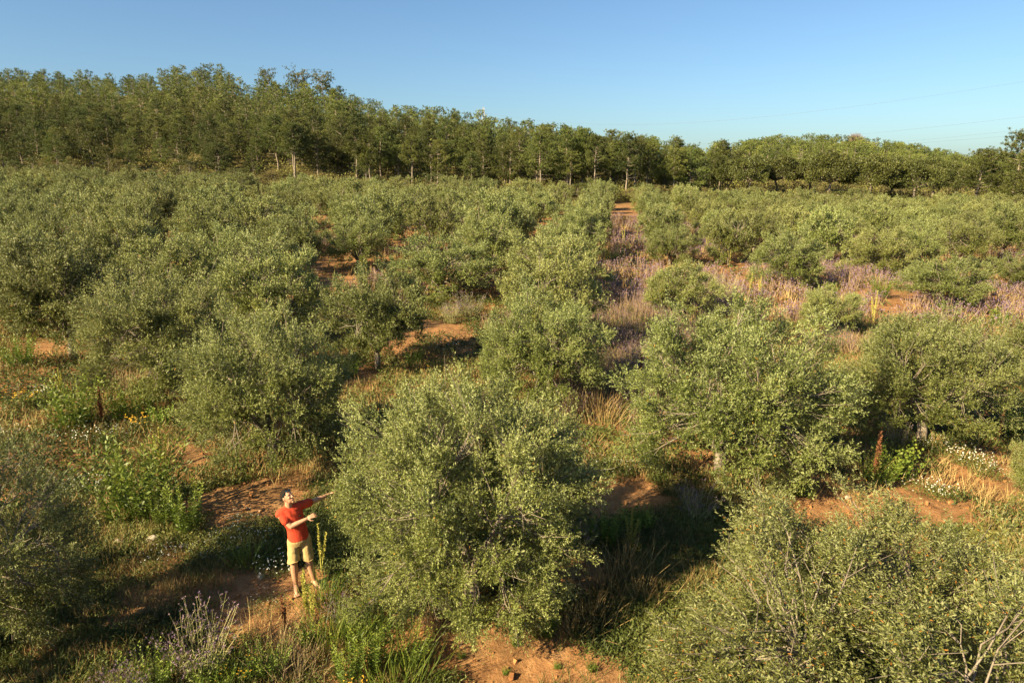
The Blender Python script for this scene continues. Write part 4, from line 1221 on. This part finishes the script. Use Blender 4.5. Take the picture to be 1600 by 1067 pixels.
def hand(mb, wrist, fwd, palm_n, spread=1.0, curl=.35):
    f = nrm(np.array(fwd, float)); n = nrm(palm_n - f * np.dot(palm_n, f)); s = np.cross(f, n)
    mb.add(*ball(wrist + f * .055, (.052, .040, .019), 12, 8, np.stack([f, s, n], 1)))
    for j, (o, Ln) in enumerate(zip((-.030, -.010, .010, .029), (.068, .078, .073, .058))):
        b = wrist + f * .092 + s * o
        d1 = nrm(f + s * o * 5 * spread + n * .10); m1 = b + d1 * Ln * .5
        d2 = nrm(d1 + n * curl * (1 + .2 * j)); m2 = m1 + d2 * Ln * .3; d3 = nrm(d2 + n * curl)
        limb(mb, [b - d1 * .02, b, m1, m2, m2 + d3 * Ln * .25], [.0095, .0095, .009, .0085, .0075], 8)
    b = wrist + f * .03 - s * .034; d1 = nrm(f * .7 - s * .75 + n * .35); m1 = b + d1 * .04; d2 = nrm(f * .9 - s * .25 + n * .4)
    limb(mb, [b + s * .012, m1, m1 + d2 * .034], [.013, .0105, .0085], 8)


hand(body, wR, wR - eR + A(.03, .02, .02), A(.1, .5, -.6), 1.3, .30)
hand(body, wL, wL - eL, A(.5, -.3, -.6), 1.0, .5)
# head with face, ears, nose, lips, chin
body.add(*ball(head, (.096, .076, .112), 20, 16, FH))
hp_ = lambda a, b, c: head + FH @ A(a, b, c)
body.add(*ball(hp_(.038, 0, -.055), (.058, .055, .062), 16, 12, FH))
body.add(*ball(hp_(.082, 0, -.098), (.020, .024, .018), 10, 8, FH))
limb(body, [hp_(.090, 0, .018), hp_(.112, 0, -.022)], [.010, .015], 10)
body.add(*ball(hp_(.104, .013, -.026), (.011, .009, .008), 8, 6, FH)); body.add(*ball(hp_(.104, -.013, -.026), (.011, .009, .008), 8, 6, FH))
for s in (-1, 1):
    body.add(*ball(hp_(.080, s * .033, .030), (.016, .026, .009), 10, 8, FH))
    body.add(*ball(hp_(.073, s * .040, -.018), (.022, .020, .018), 10, 8, FH))
    body.add(*ball(hp_(-.005, s * .079, -.012), (.020, .010, .032), 10, 8, FH))
limb(body, [hp_(.092, -.022, -.060), hp_(.099, 0, -.058), hp_(.092, .022, -.060)], [.007, .009, .007], 8)
limb(body, [hp_(.090, -.018, -.070), hp_(.097, 0, -.071), hp_(.090, .018, -.070)], [.007, .010, .007], 8)
body_me = remeshed("person_body", body, .0045, [SKIN], 3, .5)
man_x, man_y = ground_at(463, 922)
man = link_mesh("person", body_me)
man.location = (man_x, man_y, h1(man_x, man_y) + .005)
man.scale = (.97, .97, .97)
tag(man, "man in red t-shirt and khaki shorts reaching both arms into an olive tree", "person")


def loft(mb, rings, n=22):
    """closed loft of ellipses: (centre, frame, half-depth, half-width)"""
    th = np.linspace(0, 2 * np.pi, n, endpoint=False); V = []
    c0, F0, _, _ = rings[0]; V.append(np.repeat(c0[None], n, 0) + 1e-4 * np.stack([np.cos(th), np.sin(th), 0 * th], 1))
    for c, F, a, b in rings: V.append(c + (F @ np.stack([np.cos(th) * a, np.sin(th) * b, 0 * th])).T)
    c0 = rings[-1][0]; V.append(np.repeat(c0[None], n, 0) + 1e-4 * np.stack([np.cos(th), np.sin(th), 0 * th], 1))
    v = np.concatenate(V); m = len(V)
    i = np.arange(m - 1)[:, None] * n; j = np.arange(n)[None, :]; k = (j + 1) % n
    mb.add(v, np.stack([i + j, i + k, i + n + k, i + n + j], -1).reshape(-1, 4))


shirt = MB()
loft(shirt, [(A(.09, .05, .90), FP, .125, .168), (A(.088, .05, .98), FP, .122, .164), (wst, FP, .116, .158), (A(.05, .04, 1.2), FT, .124, .170), (chs, FT, .130, .186), (A(.0, .035, 1.385), FT, .118, .192), (A(-.01, .035, 1.44), FT, .095, .165), (nck + A(0, 0, -.005), FT, .072, .085)])
limb(shirt, [sR + A(.03, .02, .0), sR * .45 + eR * .55], [.071, .072]); limb(shirt, [sL - A(.03, .02, 0), sL * .45 + eL * .55], [.078, .074])
limb(shirt, [sR + A(0, 0, .005), nck + A(-.02, -.02, -.03)], [.060, .07]); limb(shirt, [sL + A(0, 0, .005), nck + A(.02, .02, -.03)], [.068, .07])
shirt_me = remeshed("t_shirt", shirt, .009, [SHIRT], 5, .5)
co = np.zeros(len(shirt_me.vertices) * 3, np.float32); shirt_me.vertices.foreach_get("co", co); co = co.reshape(-1, 3)
no = np.zeros(len(shirt_me.vertices) * 3, np.float32); shirt_me.vertices.foreach_get("normal", no); no = no.reshape(-1, 3)
wv = np.sin((co[:, 0] * .6 + co[:, 1] * .5 + co[:, 2] * 1.0) * 46 + 3 * vnoise(co[:, 0] * 9, co[:, 2] * 9, 4)) * (vnoise(co[:, 0] * 7 + 3, co[:, 2] * 7, 6) - .2)
shirt_me.vertices.foreach_set("co", (co + no * (wv * .006)[:, None]).astype(np.float32).ravel())
link_mesh("t_shirt", shirt_me, man)

lg = MB()
lg.add(*ball(chs + FT @ A(.130, .085, .035), (.016, .028, .013), 10, 6, frame(FT @ A(.85, .5, .15))))
link_mesh("chest_emblem", lg.mesh("chest_emblem", [HAIR]), man)

sh_ = MB()
loft(sh_, [(A(.09, .05, .80), FP, .108, .155), (A(.09, .05, .88), FP, .125, .164), (A(.09, .05, .97), FP, .116, .156), (A(.088, .05, 1.02), FP, .110, .150)])
limb(sh_, [hR + A(.0, 0, -.02), kR * .45 + hR * .55, kR + A(0, 0, -.08)], [.100, .096, .104]); limb(sh_, [hL + A(0, 0, -.02), kL * .45 + hL * .55, kL + A(0, 0, -.08)], [.100, .096, .104])
shorts_me = remeshed("shorts", sh_, .009, [SHORTS], 5, .5)
co = np.zeros(len(shorts_me.vertices) * 3, np.float32); shorts_me.vertices.foreach_get("co", co); co = co.reshape(-1, 3)
hem = .54
co[:, 2] = np.maximum(co[:, 2], hem + .02 * np.sin(co[:, 0] * 20))
no = np.zeros(len(shorts_me.vertices) * 3, np.float32); shorts_me.vertices.foreach_get("normal", no); no = no.reshape(-1, 3)
wv = np.sin(co[:, 2] * 30 + co[:, 0] * 22 + 4 * vnoise(co[:, 0] * 8, co[:, 2] * 8, 14)) * (vnoise(co[:, 0] * 6, co[:, 2] * 6, 16) - .2)
shorts_me.vertices.foreach_set("co", (co + no * (wv * .007)[:, None]).astype(np.float32).ravel())
link_mesh("shorts", shorts_me, man)

hair = MB()
hair.add(*ball(hp_(-.018, 0, .022), (.100, .085, .108), 20, 16, FH))
hm_ = remeshed("hair", hair, .007, [HAIR], 2)
co = np.zeros(len(hm_.vertices) * 3, np.float32); hm_.vertices.foreach_get("co", co); co = co.reshape(-1, 3)
lc = (co - head) @ FH
sel = (lc[:, 0] > .050 - .35 * np.minimum(0, lc[:, 2] - .06)) | (lc[:, 2] < -.045) | ((lc[:, 0] > .02) & (lc[:, 2] < .03))
lc[sel] *= .80           # tuck the cap under the skin where the face is
lc += (vnoise(co[:, 0] * 90, co[:, 1] * 90 + co[:, 2] * 70, 3)[:, None] - .5) * .006
hm_.vertices.foreach_set("co", (lc @ FH.T + head).astype(np.float32).ravel())
link_mesh("hair", hm_, man)
sg = MB()
for s in (-1, 1):
    sg.add(*ball(hp_(.062, s * .034, .092), (.007, .021, .015), 14, 8, frame(FH @ A(.75, s * .2, .6))))
limb(sg, [hp_(.060, -.012, .090), hp_(.060, .012, .090)], [.004, .004], 6)
for s in (-1, 1): limb(sg, [hp_(.045, s * .064, .082), hp_(.0, s * .083, .045), hp_(-.03, s * .080, .01)], [.004, .004, .004], 6)
link_mesh("sunglasses", sg.mesh("sunglasses", [GLASS]), man)
for an, toe in ((aR, A(.07, -.185, .035)), (aL, A(.40, .0, .035))):
    d = nrm((toe - an) * [1, 1, 0]); F = np.stack([d, A(-d[1], d[0], 0), A(0, 0, 1)], 1)
    sd = MB(); c = (an + toe) / 2 * [1, 1, 0] + d * .01
    rings = []
    for z, g in ((-.002, .98), (.006, 1.0), (.014, 1.0), (.016, .97)): rings.append((c + A(0, 0, z), F, .145 * g, .052 * g))
    loft(sd, rings)
    m = c + d * .06; s = F[:, 1]
    limb(sd, [m + s * .048 + A(0, 0, .02), m + A(0, 0, .066), m - s * .048 + A(0, 0, .02)], [.010, .010, .010], 6)
    link_mesh("sandal", sd.mesh("sandal", [SANDAL]), man)
